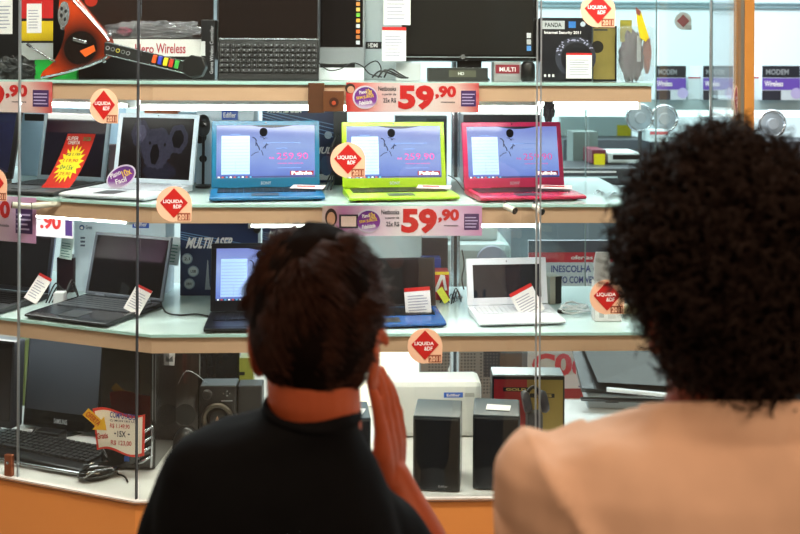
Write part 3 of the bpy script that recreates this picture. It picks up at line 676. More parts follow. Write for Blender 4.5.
for i, (dx, dz) in enumerate(((-.006, .015), (.006, .008), (-.006, -.004), (.005, -.014))): put('grille_hole', MB().prism([(a[0]+dx+.004*math.cos(q*.6), a[1]+dz+.006*math.sin(q*.6)) for q in range(10)], -.0046, -.004), BLACK, t)
a = G(78, 40); put('strum_bar', MB().box(-.02, -.008, -.005, .02, 0, .005), SILVER, t, loc=(a[0], 0, a[1]), rot=(0, R(14), 0), bevel=.003)
a = G(30, 46); b = G(54, 61); put('whammy_bar', MB().tube([(b[0], -.004, b[1]), (b[0]-.004, -.02, b[1]+.002), (a[0], -.02, a[1])], [.003, .0025, .0022], 8), SILVER, t)
put('whammy_tip', MB().tube([(a[0]+.004, -.02, a[1]-.003), (a[0]-.008, -.02, a[1]+.005)], .0042, 8), BLACK, t)
for x, y in ((60, 27), (108, 34), (104, 60)): a = G(x, y); put('strap_knob', MB().lathe([(.005, 0), (.006, .004), (.004, .008)], 12), SILVER, t, loc=(a[0], -.001, a[1]), rot=(R(90), 0, 0))
put('pick_mark', MB().prism([G(78, 50), G(92, 44), G(94, 50), G(84, 56)], -.0012, -.0002), M((226, 92, 30), .3), t)
# standing keyboard
def keyboard_mesh(w, h, rows, cols, gap=.0012, kh=.004):
    mb = MB(); cw = w/cols; ch = h/rows
    for r_ in range(rows):
        c = 0
        while c < cols:
            k = 1
            if r_ == 0 and c == 4: k = 6
            if r_ in (1, 2) and c == 0: k = 2
            k = min(k, cols-c)
            x0 = -w/2+c*cw+gap; x1 = -w/2+(c+k)*cw-gap; z0 = r_*ch+gap; z1 = (r_+1)*ch-gap
            mb.add([(x0, 0, z0), (x1, 0, z0), (x1, 0, z1), (x0, 0, z1), (x0+gap, -kh, z0+gap), (x1-gap, -kh, z0+gap), (x1-gap, -kh, z1-gap*.6), (x0+gap, -kh, z1-gap*.6)],
                   [(3, 2, 1, 0), (4, 5, 6, 7), (0, 1, 5, 4), (1, 2, 6, 5), (2, 3, 7, 6), (3, 0, 4, 7)]); c += k
    return mb
p = at(268, 78, 2.68); S = 2.68/1000
t = thing('computer_keyboard', 'black keyboard standing upright against the monitor on the top shelf', 'keyboard', (p.x, 2.68, Z1+.001), rot=(-R(12), 0, 0))
put('case', MB().box(-50.5*S, 0, 0, 50.5*S, .012, 42*S), BLACK, t, bevel=.004); put('top_trim', MB().box(-50*S, -.002, 41.4*S, 50*S, .01, 43*S), SILVER, t, bevel=.001)
put('keys', keyboard_mesh(97*S, 31*S, 6, 18), M((26, 26, 28), .4), t, loc=(0, -.0005, 7*S))
mb = MB()
for r_ in range(6):
    for c in range(18): mb.box(-48.5*S+(c+.35)*97*S/18, -.0052, 7*S+(r_+.45)*31*S/6, -48.5*S+(c+.62)*97*S/18, -.0048, 7*S+(r_+.7)*31*S/6)
put('key_legends', mb, M((104, 106, 110), .5), t)
# monitors on the top shelf
def monitor(label, x0, x1, y0, y1, Y, zb, rz=0, frame=BLACK, chin=.03, side=.012, logo=None, stand=True, screenm=dscr, tilt=3, base_z=None, name='computer_monitor', cat='monitor', fr_=.06):
    a = at(x0, y1, Y); b = at(x1, y0, Y); w = (b.x-a.x)/math.cos(R(rz)); h = b.z-a.z
    t = thing(name, label, cat, ((a.x+b.x)/2, Y, zb+.0005), R(rz)); z0 = a.z-zb
    hs = put('housing', MB().box(-w/2, 0, 0, w/2, .045, h), frame, t, loc=(0, 0, z0), rot=(-R(tilt), 0, 0), bevel=.005)
    put('screen', MB().box(-w/2+side, -.0015, chin, w/2-side, .001, h-side), screenm, hs)
    if logo: text(logo, -.022, chin*.35, .022, chin*.62, M((180, 184, 190), .4), hs, y=-.0008)
    if stand:
        if z0 > .01: put('neck', MB().box(-.035, .012, .008, .035, .04, z0+.03), frame, t, bevel=.004)
        put('foot', MB().lathe([(fr_, 0), (fr_, .006), (fr_*.85, .012), (.02, .016)], 36), frame, t, loc=(0, .03, 0))
    return t, hs, w, h
SIL = M((176, 184, 190), .3, .5)
monitor('large dark monitor with silver left edge behind the standing keyboard', 216, 320, -70, 60, 2.86, Z1, frame=M((70, 72, 76), .3), chin=.02, side=.006, screenm=M((32, 24, 22), .12, coat=.2))
t, hs, w, h = monitor('dark monitor with column of screen icons and broad grey chin', 268, 366, -80, 71, 2.98, Z1, frame=M((150, 154, 158), .4), chin=.072, side=.008, screenm=M((26, 22, 22), .12), stand=True)
for k in range(14):
    zz = .080+k*.0165; rect(w/2-.028, zz, w/2-.017, zz+.011, M(((190, 190, 196), (110, 180, 60), (226, 110, 40), (200, 130, 60), (210, 150, 60), (180, 110, 60), (220, 180, 90), (200, 200, 200))[(k*5) % 8], .3, emit=.5), hs, y=-.0022, name='screen_icon')
t, w, h = carton('white_keyboard', 'white flat keyboard box lying between the monitors on the top shelf', 'keyboard', 319, 68, 364, 78, 2.74, .1, M((222, 226, 230), .4), zbase=Z1)
put('dark_keys', MB().box(-w*.48, .004, h, w*.3, .07, h+.012), BLACK, t, bevel=.002)
t, w, h = carton('computer_case', 'light grey upright panel case between the monitor and the television', 'case', 363, -60, 412, 77, 3.02, .09, M((176, 186, 190), .4), zbase=Z1)
FR(t, w, h, .05, .22, .38, .27, BLACK); FT(t, w, h, 'HDMI', .1, .23, .3, .26, PAPER)
card('price_card', 'upper white price card with red edge left of the television', 397, -14, 25, 2.76, 27, 0, 0, top=PAPER); 
card('price_card', 'lower white price card with red header left of the television', 394, 27, 61, 2.755, 24, 0, 0, top_bar=.1)
t, hs, w, h = monitor('large black television on the top shelf', 402, 538, -80, 61, 2.80, Z1, chin=.018, side=.012, frame=M((20, 20, 20), .2), screenm=M((34, 32, 30), .16), name='television', cat='television')
rect(-w/2, .010, w/2, .0125, SIL, hs, y=-.001, name='silver_line'); disc(-.02, .012, .007, SILVER, hs, y=-.002, name='round_logo')
for k, c in enumerate(((90, 150, 220), (200, 200, 200), (210, 210, 214))): rect(w/2-.03, .03+k*.018+(0 if k else .0), w/2-.018, .044+k*.018, M(c, .4), hs, y=-.002, name='feature_sticker')
t, w, h = carton('accessory_box', 'small grey box with dark red panel under the television', 'box', 494, 62, 521, 78, 2.70, .06, M((150, 150, 150), .4), zbase=Z1)
FR(t, w, h, .06, .4, .94, .85, M((140, 36, 52), .4)); FT(t, w, h, 'MULTI', .2, .5, .8, .72, PAPER)
t, w, h = carton('accessory_box', 'pale box half hidden below the left corner of the television', 'box', 396, 63, 421, 78, 2.78, .05, M((196, 200, 202), .4), zbase=Z1)
t, w, h = carton('set_top_box', 'flat dark set-top box lying before the television foot', 'device', 428, 68, 488, 78, 2.72, .06, M((52, 52, 50), .35), zbase=Z1)
FR(t, w, h, .35, .3, .8, .8, M((92, 92, 76), .4)); FT(t, w, h, 'HD', .5, .45, .6, .68, PAPER)
t = tag(put('small_speaker', MB().lathe([(.018, 0), (.02, .01), (.019, .045), (.012, .055)], 20), M((16, 16, 16), .3), loc=(at(528, 70, 2.68).x, 2.68, Z1+.0005), smooth=True), 'small round black gadget at the right corner of the television', 'gadget')
p1 = at(335, 74, 2.74)
def cables(label, pts, Y, r=.0018, m=BLACK, z=None):
    return cable(label, [at(x, y, Y+dy)+Vector((0, 0, 0)) for x, y, dy in pts], r, m)
cables('thin black cable looping over the white keyboard', [(318, 62, 0), (328, 70, -.04), (340, 69, -.05), (352, 63, -.02), (362, 66, 0), (370, 74, 0), (382, 77, .02)], 2.76)
cables('black cable looped before the grey upright case', [(356, 77, 0), (366, 66, 0), (376, 61, .02), (381, 68, .02), (379, 77, .0)], 2.80)
for i in range(3): cables('black cable coil lying left of the television foot', [(372+i*6, 77.5, 0), (380+i*5, 71-i, .01), (392+i*4, 74, 0), (400+i*3, 77.5, -.01), (408, 77.8, 0)], 2.72+i*.012, .0024)['group'] = 'cables left of the television'
# proview style box etc.
t, w, h = carton('software_box', 'black boxed security software with grey label and price card on the top shelf', 'box', 541, 18, 592, 79, 2.74, .08, M((30, 30, 36), .3), zbase=Z1)
FR(t, w, h, .02, .82, .46, .95, M((200, 204, 208), .4)); FT(t, w, h, 'PANDA', .07, .85, .4, .92, DGREY); FR(t, w, h, .54, .84, .68, .94, M((60, 130, 210), .4)); FC(t, w, h, .82, .9, .04, M((200, 210, 226), .4))
FT(t, w, h, 'Internet Security 2011', .06, .73, .78, .79, PAPER, bold=.03)
FC(t, w, h, .68, .38, .32, M((60, 62, 74), .35)); FC(t, w, h, .7, .36, .25, M((34, 34, 40), .3), y=-.0012)
mb = MB(); rnd = random.Random(4)
for i in range(40):
    a = .4+rnd.random()*2.6; r = .25+rnd.random()*.07; mb.box(-w/2+.68*w+r*h*math.cos(a)-.002, -.0018, .38*h+r*h*math.sin(a)-.001, -w/2+.68*w+r*h*math.cos(a)+.002, -.0014, .38*h+r*h*math.sin(a)+.0015)
put('printed_specks', mb, M((190, 190, 220), .4), t)
for u in (.06, .14, .22): FR(t, w, h, u, .07, u+.04, .11, PAPER)
card('price_card', 'white price card with red border on the security software box', 579, 53, 78.5, 2.725, 26, 0, 0, top_bar=.08)
t, w, h = carton('game_case', 'olive gold box with black edge beside the security software box', 'box', 593, 26, 617, 79, 2.76, .06, M((22, 22, 20), .3), zbase=Z1)
FR(t, w, h, .0, .04, .92, .96, M((136, 120, 62), .35, nz=.25, scale=30)); FC(t, w, h, .18, .62, .11, M((30, 26, 20), .4)); FR(t, w, h, .02, .91, .6, .94, DGREY, y=-.0010)
t = thing('blister_pack', 'clear plastic pack of dark accessories with yellow tag, right end of the top shelf', 'package', (at(636, 79, 2.72).x, 2.72, Z1+.001))
S = 2.72/1000; 
put('inner_pack', MB().ell((-.012, 0, 26*S), (.032, .016, 25*S), 30, 20, fn=crump(2, .3)), M((70, 44, 56), .35, nz=.5, scale=60), t, smooth=True)
put('orange_item', MB().ell((.03, .0, 28*S), (.012, .012, 19*S), 24, 16, fn=crump(6, .15)), M((150, 74, 60), .4), t, smooth=True)
put('header_card', MB().box(-17*S, -.006, 40*S, -5*S, -.005, 62*S), M((150, 140, 50), .4), t)
put('shiny_insert', MB().box(-1*S, -.018, 20*S, 3*S, -.017, 46*S), M((190, 190, 196), .2, .3, nz=.4, scale=80), t)
put('clear_wrap', MB().box(-18*S, -.024, 0, 17*S, .024, 56*S), M((200, 206, 210), .1, alpha=.25), t, bevel=.01)
put('yellow_tag', MB().prism([(-3*S, 74*S), (2*S, 70*S), (10*S, 44*S), (7*S, 40*S), (1*S, 44*S), (-2*S, 60*S)], -.028, -.027), M((236, 206, 30), .4), t)
put('tag_tip', MB().prism([(-3.4*S, 74.5*S), (2*S, 70*S), (.5*S, 66*S), (-3*S, 68*S)], -.0288, -.0281), M((150, 80, 70), .4), t)
# --- middle shelf background
mlblue = M((34, 52, 92), .3, nz=.08)
whb = M((214, 226, 238), .4, nz=.02)
edblue = M((40, 84, 180), .35)
t, w, h = carton('speaker_box', 'white carton with blue label behind the blue netbook', 'box', 196, 108, 254, 200, 2.93, .16, whb, zbase=Z2)
FR(t, w, h, .44, .84, .72, .97, edblue); FT(t, w, h, 'Edifier', .47, .87, .69, .94, PAPER); FC(t, w, h, .12, .33, .05, BLACK); FC(t, w, h, .06, .62, .09, BLACK)
t = thing('web_camera', 'dark webcam standing beside the white carton behind the koala laptop', 'webcam', (at(203, 197, 2.84).x, 2.84, Z2+.0005))
put('foot', MB().lathe([(.022, 0), (.022, .006), (.006, .01)], 20), BLACK, t); put('stem', MB().tube([(0, 0, .008), (0, .004, .15)], .004, 8), BLACK, t)
put('head', MB().ell((0, 0, .175), (.02, .02, .032), 20, 14), M((30, 30, 34), .35), t, smooth=True); put('lens', MB().lathe([(.008, 0), (.009, .004), (.006, .006)], 16), GLOSS, t, loc=(0, -.018, .18), rot=(R(90), 0, 0))
def multilaser(label, x0, y0, x1, y1, Y, zb, rz=0, big=True):
    t, w, h = carton('speaker_carton', label, 'box', x0, y0, x1, y1, Y, .09, mlblue, rz=rz, zbase=zb)
    mb = MB()
    for k in range(4): mb.add([(-w/2+w*.0, -.0008, h*(.86-.03*k)), (w/2, -.0008, h*(.66-.05*k)), (w/2, -.0008, h*(.67-.05*k)), (-w/2, -.0008, h*(.87-.03*k))], [(0, 1, 2, 3)])
    put('light_streaks', mb, M((120, 160, 205), .35), t)
    return t, w, h
t, w, h = multilaser('dark blue carton with white lettering behind the blue netbook', 262, 98, 340, 200, 2.97, Z2)
FT(t, w, h, 'MULTILASER', .08, .82, .52, .93, PAPER, slant=.3, bold=.04); FC(t, w, h, .85, .56, .045, M((190, 210, 226), .4)); FR(t, w, h, .72, .03, .98, .1, PAPER); FT(t, w, h, 'MULTI', .68, .34, .98, .42, PAPER, slant=.3, bold=.03)
put('product_disc', MB().prism([(w*.33+.02*math.cos(a*.4), h*.2+.03*math.sin(a*.4)) for a in range(16)], -.0012, -.0006), M((60, 90, 130), .3), t)
t, w, h = carton('accessory_box', 'black narrow box between the blue and green netbooks', 'box', 333, 112, 347, 200, 2.90, .05, M((30, 32, 38), .4), zbase=Z2)
t, w, h = carton('accessory_box', 'dark slate box behind the green netbook', 'box', 395, 116, 447, 200, 2.94, .08, M((66, 80, 92), .4), zbase=Z2)
FR(t, w, h, .6, .6, .98, .96, M((36, 46, 58), .4))
t, w, h = carton('accessory_box', 'grey box with dark top behind the pink netbook', 'box', 463, 115, 540, 200, 2.96, .1, M((86, 92, 102), .4), zbase=Z2)
FR(t, w, h, 0, .88, 1, 1, M((40, 44, 52), .4))
t = tag(put('hanging_pouch', MB().ell((0, 0, 0), (.016, .012, .036), 24, 16, fn=crump(11, .4)), M((70, 66, 74), .5), loc=at(549, 110, 2.9)), 'dark crumpled pouch hanging behind the right end of the pink netbook', 'pouch')
t, w, h = carton('snack_box', 'orange box standing behind the koala laptop', 'box', 144, 108, 177, 200, 2.98, .06, M((176, 92, 52), .4, nz=.2), zbase=Z2)
t, w, h = carton('printer_box', 'light blue carton behind the grey framed laptop', 'box', 14, 108, 112, 200, 3.12, .1, M((168, 196, 218), .4), rz=-20, zbase=Z2)
FR(t, w, h, .8, .55, .98, .75, M((40, 50, 70), .4)); FR(t, w, h, .05, .8, .5, .9, BLACK)
t, w, h = carton('speaker_box', 'bluish white carton right of the koala laptop', 'box', 178, 112, 197, 200, 2.97, .1, M((170, 200, 222), .4), zbase=Z2)
t, w, h = carton('speaker_box', 'small dark red box behind the grey framed laptop', 'box', 88, 145, 110, 200, 2.98, .05, M((80, 40, 50), .4), rz=-20, zbase=Z2)
for k in range(3): cables('black cable hanging between the grey and koala laptops', [(108+k, 150, 0), (104+k*2, 160, 0), (110-k, 172, -.02), (105+k*2, 182, 0), (112, 191, -.02)], 2.86, .0018)['group'] = 'cables between the laptops'
for k in range(3): cables('black cable behind the left edge of the green netbook', [(320+4*k, 196, 0), (328+3*k, 180, .02), (334-k, 165, .03), (330+k, 150, .05), (338, 135, .06)], 2.78, .0022)['group'] = 'cables left of the green netbook'
for k in range(4): cables('thin silver and black cable tangled at the right end of the middle shelf', [(592+k*3, 198, 0), (598+k*2, 190+k, .04), (606+k, 197, -.02), (614, 192+k, .03), (620, 199, 0)], 2.68+k*.01, .0016, (SILVER, BLACK)[k % 2])['group'] = 'cables right of the pink netbook'
cables('dark cable curving between the green and pink netbooks', [(448, 175, .1), (456, 180, .06), (464, 190, .02), (474, 198, 0)], 2.72, .0016)
# --- lowest shelf background
t, w, h = carton('speaker_box', 'big white carton with blue label behind the glossy black laptop', 'box', 72, 217, 167, 304, 2.96, .08, M((214, 230, 240), .4, nz=.02), rz=-8, zbase=Z3)
FR(t, w, h, .64, .86, .82, .96, edblue); FT(t, w, h, 'Edifier', .66, .88, .80, .94, PAPER); FC(t, w, h, .085, .85, .035, M((40, 90, 140), .4)); FC(t, w, h, .085, .845, .02, PAPER, y=-.0014); FT(t, w, h, 'Green', .13, .83, .20, .88, M((90, 110, 130), .4))
for v in (.70, .65, .60): FR(t, w, h, .07, v, .12, v+.025, M((90, 100, 120), .4))
t, w, h = multilaser('dark blue carton lettered MULTILASER on the lowest shelf, left of the boy', 180, 222, 258, 298, 2.92, Z3)
FT(t, w, h, 'MULTILASER', .09, .64, .68, .79, PAPER, slant=.3, bold=.04); FT(t, w, h, 'SPEAKER 2.1', .45, .585, .66, .62, PAPER)
for (u, v, s) in ((.09, .50, '2.1'), (.17, .33, 'USB'), (.12, .16, '10W')): FC(t, w, h, u, v, .075, M((150, 170, 190), .4)); FC(t, w, h, u, v, .06, M((206, 216, 222), .4), y=-.0014); FT(t, w, h, s, u-.035, v-.02, u+.035, v+.02, DGREY, y=-.002)
put('printed_stand', MB().prism([(-w*.18, h*.08), (-w*.10, h*.08), (-w*.12, h*.14), (-w*.14, h*.48), (-w*.15, h*.48)], -.0012, -.0006), M((170, 180, 190), .4), t)
t, w, h = multilaser('dark blue carton behind the top of the boy\'s hair', 262, 222, 320, 298, 2.93, Z3)
FT(t, w, h, 'MULTILASER', .12, .78, .7, .88, PAPER, slant=.3, bold=.04)
p = at(257, 228, 2.90); tag(put('gadget', MB().ell((0, 0, 0), (.012, .01, .016), 16, 12), BLACK, loc=(p.x, 2.90, p.z), smooth=True), 'small black knob between the two blue cartons', 'gadget')
for x0, y0, x1, y1, Y, rz, lb, c in ((59, 236, 73, 258, 2.95, -15, 'small white and green printed card behind the leftmost laptop', (206, 226, 216)), (165, 236, 179, 264, 2.93, -10, 'narrow white leaflet between the white carton and the blue carton', (216, 224, 228))):
    a = at(x0, y1, Y); b = at(x1, y0, Y); t = thing('info_card', lb, 'card', (a.x, Y, a.z), rot=(R(-4), R(6), R(rz))); w = b.x-a.x; h = b.z-a.z
    put('card', MB().box(0, 0, 0, w, .001, h), M(c, .5), t); lines(w*.1, h*.1, w*.9, h*.8, 6, M((90, 140, 130), .5), t, y=-.0006)
t, w, h = carton('accessory_box', 'dark burgundy box behind the leftmost laptop of the lowest shelf', 'box', 56, 258, 74, 304, 2.97, .06, M((50, 26, 32), .4), rz=-10, zbase=Z3)
for k in range(5): cables('black cable heap beside the leftmost laptop of the lowest shelf', [(46+k*3, 303, 0), (56+k*2, 283+k*3, .03), (64+k*2, 296-k*2, .02), (72+k, 280+k*3, .05), (80, 302, .03)], 2.82+k*.01, .0022)['group'] = 'cables beside the left laptop'
t, w, h = carton('power_adapter', 'small white adapter among the cables on the lowest shelf', 'adapter', 53, 293, 64, 305, 2.80, .03, WHITE, zbase=Z3, bevel=.003)
cable('black cable lying on the glass shelf before the blue carton', [onz(160, 300, Z3+.003), onz(166, 312, Z3+.003), onz(180, 315, Z3+.003), onz(196, 314, Z3+.003), onz(208, 316, Z3+.003)], .0022)
t = thing('white_panel', 'plain white panel behind the dark laptop right of the boy', 'panel', (at(400, 300, 2.99).x, 3.06, Z3+.0005))  # plain white board, no emission
a = at(345, 300, 3.06); b = at(420, 236, 3.06); put('panel', MB().box(-(b.x-a.x)*.62, 0, 0, (b.x-a.x)*.32, .012, b.z-Z3), M((240, 250, 250), .4, nz=.01), t)
t, w, h = carton('appliance', 'dark box behind the price card of the dark laptop', 'box', 422, 238, 448, 300, 2.98, .04, M((46, 48, 54), .4), zbase=Z3)
t, w, h = carton('colour_carton', 'red, white and yellow carton beside the silver upright', 'box', 432, 272, 449, 309, 2.85, .06, M((196, 36, 32), .4), zbase=Z3)
FR(t, w, h, .0, .9, 1, 1, M((236, 206, 40), .4)); put('white_swoosh', MB().prism([(-w*.4, h*.3), (-w*.2, h*.3), (w*.1, h*.75), (w*.25, h*.35), (w*.4, h*.35), (w*.25, h*.88), (0, h*.9)], -.0012, -.0006), PAPER, t)
t, w, h = carton('blue_case', 'small blue case on top of the lowest shelf behind the dark laptop', 'case', 421, 258, 441, 309, 2.92, .04, M((30, 64, 150), .4), zbase=Z3, bevel=.003)
p = at(438, 311, 2.80); t = tag(put('yellow_leaflet', MB().prism([(-.004, .035), (.012, .048), (.034, .01), (.018, 0)], 0, .001), M((226, 226, 50), .45), loc=(p.x, 2.80, Z3+.002), rot=(R(-20), 0, 0)), 'yellow green leaflet leaning beside the dark laptop', 'leaflet')
for k in range(6): cables('thin dark cable tangled between the dark laptop and the white netbook', [(436+k*3, 313, -.02), (442+k*3, 300-k*2, .03), (450+k*2, 306-k, 0), (456+k*2, 288+k*3, .05), (463, 309, .02)], 2.80+k*.012, .0016, (BLACK, DGREY, SILVER)[k % 3])['group'] = 'cables between dark laptop and white netbook'
cables('dark cable hanging behind the white netbook from above', [(462, 250, .0), (464, 265, .02), (462, 280, 0), (466, 300, -.02), (462, 308, -.05)], 3.0, .002)
t = thing('mini_speaker', 'small speaker with silver side right of the white netbook', 'speaker', (at(556, 308, 2.80).x, 2.80, Z3+.0005), R(20)); 
put('cabinet', MB().box(-.02, 0, 0, .016, .05, .078), M((190, 184, 170), .4), t, bevel=.002); put('front_grille', MB().box(-.002, -.002, .001, .0165, 0, .077), BLACK, t)
t = thing('coiled_cable', 'white cable coil with dark plug right of the white netbook', 'cable', (at(575, 314, 2.70).x, 2.70, Z3+.004))
for k in range(3): put('cord_loop', MB().tube(crom([(.042*math.cos(a)*(1-k*.12)+.002*k, .03*math.sin(a)+.01*k, .004*k+.006*math.sin(a*1.5+k)**2) for a in [q*.55 for q in range(12)]], 3), .0028, 6), WHITE, t, smooth=True)
put('plug', MB().box(-.05, -.015, -.003, -.03, -.003, .006), BLACK, t, bevel=.002)
t = thing('accessory_carton', 'white accessory box with barcode behind the round sticker', 'box', (at(608, 327, 2.60).x, 2.60, Z3+.0005)); S = 2.6/1000
put('carton', MB().box(-14*S, 0, 0, 14*S, .035, 40*S), M((236, 232, 234), .45), t, bevel=.002); put('hanger', MB().prism([(-13*S, 40*S), (10*S, 40*S), (4*S, 50*S), (2*S, 69*S), (-11*S, 69*S), (-13*S, 60*S)], .01, .022), M((226, 224, 230), .45), t, bevel=.001)
rect(-9*S, 4*S, -4*S, 11*S, M((190, 190, 192), .5), t); rect(0, 3*S, 8*S, 10*S, M((214, 212, 212), .5), t)
t, w, h = carton('accessory_box', 'small beige packet right of the white accessory box', 'box', 622, 306, 646, 325, 2.68, .03, M((206, 186, 140), .4), zbase=Z3)
cables('dark cable beside the beige packet on the lowest shelf', [(622, 326, 0), (632, 318, .03), (642, 324, 0), (650, 320, .03)], 2.66, .0022)

# --- deck things
def wmon(*a, **k): return monitor(*a, **k)
t, hs, w, h = monitor('black monitor cut by the left photo edge, beside the larger monitor', -80, 18, 338, 424, 2.80, Z0, rz=-20, frame=M((40, 42, 48), .3), screenm=M((44, 42, 46), .12), side=.008, chin=.02)
t, hs, w, h = monitor('large black desktop monitor with glossy screen on the left of the counter', 17, 103, 341, 431, 2.86, Z0, rz=-20, chin=.05, side=.008, logo='SAMSUNG', frame=M((18, 18, 20), .12), screenm=M((62, 66, 74), .28), tilt=6)
t = thing('computer_tower', 'glossy black computer tower behind the flag shaped price sign', 'computer tower', (at(128, 478, 2.60).x, 2.60, Z0+.0005), R(-5)); S = 2.6/1000; H = 124*S
put('chassis', MB().box(-27*S, 0, 0, 27*S, .28, H), M((18, 16, 18), .15, coat=.4), t, bevel=.004)
put('front_panel', MB().box(-26*S, -.014, .01, 26*S, -.0005, H-.004), M((12, 12, 14), .06, coat=.6), t, bevel=.006)
put('drive_door', MB().box(-20*S, -.0165, H*.72, 20*S, -.0145, H*.9), M((20, 20, 22), .08, coat=.5), t, bevel=.001)
text('VCom GIGAtec', -13*S, H*.425, 10*S, H*.455, M((190, 190, 196), .4), t, y=-.0152, name='printed_logo')
put('vertical_trim', MB().tube([(26*S, -.016, H*.36), (26.5*S, -.02, H*.25), (25*S, -.016, H*.04)], .003, 8), SILVER, t)
for k in range(4): put('side_fin', MB().tube([(8*S, -.022, H*(.08+.075*k)-.006), (18*S, -.03, H*(.10+.075*k)), (27*S, -.018, H*(.135+.078*k))], [.0016, .0045, .0022], 8), SILVER, t, smooth=True)
put('left_fin', MB().tube([(-20*S, -.018, H*.33), (-24*S, -.028, H*.22), (-18*S, -.022, H*.12)], [.003, .005, .003], 8), SILVER, t, smooth=True)
rect(-2*S, H*.08, 3*S, H*.12, M((40, 90, 170), .3), t, y=-.0152, name='blue_sticker')
# flag sign
p = at(119, 452, 2.52); t = thing('price_flag', 'white flag shaped price sign with red border reading COMPUTADOR', 'price sign', (p.x, 2.515, p.z), R(-12)); S = 2.5/1000
def wav(u): return 3.2*math.sin(u*5.6+.4)
def flag(inset, y0, y1):
    n = 16; up = [((-28+56*k/n)*S*(1-inset), (41+wav(k/n)-inset*26)*S) for k in range(n+1)]; dn = [((-23+50*k/n)*S*(1-inset), (0+wav(k/n)+inset*26)*S) for k in range(n+1)]
    return MB().prism(dn+up[::-1], y0, y1)
put('border', flag(0, 0, .001), M((214, 50, 36), .45), t); put('panel', flag(.09, -.0008, -.0002), M((238, 226, 210), .5), t)
bl = M((50, 60, 140), .5); rd = M((190, 60, 60), .5)
text('COMPUTADOR', -9*S, 34*S, 21*S, 40*S, bl, t, y=-.0014, rot=-.06); text('C/ MON 18.5 LCD', -9*S, 31*S, 21*S, 33*S, INK, t, y=-.0014)
text('R$ 1.149,90', -9*S, 24*S, 12*S, 29*S, rd, t, y=-.0014); text('15X', -1*S, 16*S, 8*S, 22*S, INK, t, y=-.0014, bold=.03); text('R$ 123,00', -8*S, 7*S, 14*S, 12.5*S, rd, t, y=-.0014); text('Gratis', -23*S, 13*S, -11*S, 19*S, rd, t, y=-.0014, rot=.15)
for x_, z_ in ((-3.5, 18.5), (11, 18.5)): rect((x_-1)*S, z_*S, (x_+1)*S, (z_+1.4)*S, INK, t, y=-.0014)
t = thing('sale_arrow', 'yellow arrow reading OFERTA pointing at the flag shaped price sign', 'sign', at(96, 421, 2.49), rot=Euler((0, R(42), 0))); S = 2.49/1000
put('arrow', MB().prism([(-14*S, -4.2*S), (3*S, -4.2*S), (3*S, -8.5*S), (14*S, 0), (3*S, 8.5*S), (3*S, 4.2*S), (-14*S, 4.2*S)], 0, .001), M((236, 176, 40), .45), t, bevel=0)
text('OFERTA', -12*S, -2.8*S, 5*S, 2.8*S, M((200, 70, 20), .5), t, y=-.0008, rot=0)
# keyboard + mouse
p = onz(50, 456, Z0); t = thing('computer_keyboard', 'black keyboard lying on the counter before the monitors', 'keyboard', (p.x, p.y, Z0+.0005), rot=(0, 0, R(-25)))
kp = [onz(-60, 446, Z0), onz(98, 468, Z0)]
put('case', MB().box(-.23, -.085, .002, .19, .07, .02), M((20, 20, 22), .3), t, bevel=.008, seg=3)
km = keyboard_mesh(.37, .105, 6, 20, kh=.007); km.v = [(x, z-.045, .0195-y) for x, y, z in km.v]; put('keys', km, M((34, 34, 36), .4), t, loc=(-.02, 0, 0))
put('front_trim', MB().tube([(-.225, -.0855, .012), (-.02, -.092, .010), (.185, -.0855, .012)], .004, 8), SILVER, t)
p = onz(97, 480, Z0); t = thing('computer_mouse', 'glossy black computer mouse with silver stripes beside the keyboard', 'mouse', (p.x, p.y+.01, Z0+.001), R(-60))
put('shell', MB().ell((0, 0, .012), (.031, .052, .026), 24, 14, fn=lambda d: 1 if d.z > 0 else .75), M((18, 16, 16), .08, coat=.7), t, smooth=True)
put('wheel', MB().tube([(-.004, -.03, .032), (.004, -.03, .032)], .009, 14), DGREY, t); 
for s in (-1, 1): put('silver_stripe', MB().tube([(s*.022, -.042, .016), (s*.026, -.01, .030), (s*.022, .03, .028)], .002, 6), SILVER, t)
cable('thin black mouse cable running over the counter', [onz(106, 474, Z0+.003), onz(116, 470, Z0+.003), onz(118, 474, Z0+.003), onz(124, 476, Z0+.003), onz(128, 482, Z0+.003)], .002)
cable('black cable curving left of the desktop monitor', [onz(-2, 424, Z0+.003), onz(6, 436, Z0+.003), onz(16, 440, Z0+.003), onz(28, 436, Z0+.003), onz(36, 428, Z0+.003)], .0024)
cable('black cable ending in an adapter before the desktop monitor', [onz(2, 440, Z0+.003), onz(14, 443, Z0+.003), onz(30, 440, Z0+.003), onz(38, 434, Z0+.012)], .002)
p = onz(49, 441, Z0); t = thing('power_adapter', 'black power adapter lying behind the keyboard', 'adapter', (p.x, p.y, Z0+.0005), R(-20)); put('brick', MB().box(-.035, -.02, 0, .045, .02, .03), BLACK, t, bevel=.004); put('plug', MB().tube([(-.035, 0, .015), (-.05, 0, .012)], .006, 10), DGREY, t)
t, w, h = carton('green_folder', 'yellow green folder standing between the two monitors', 'folder', 14, 340, 26, 440, 3.1, .03, M((120, 130, 60), .4), rz=-20, zbase=Z0)
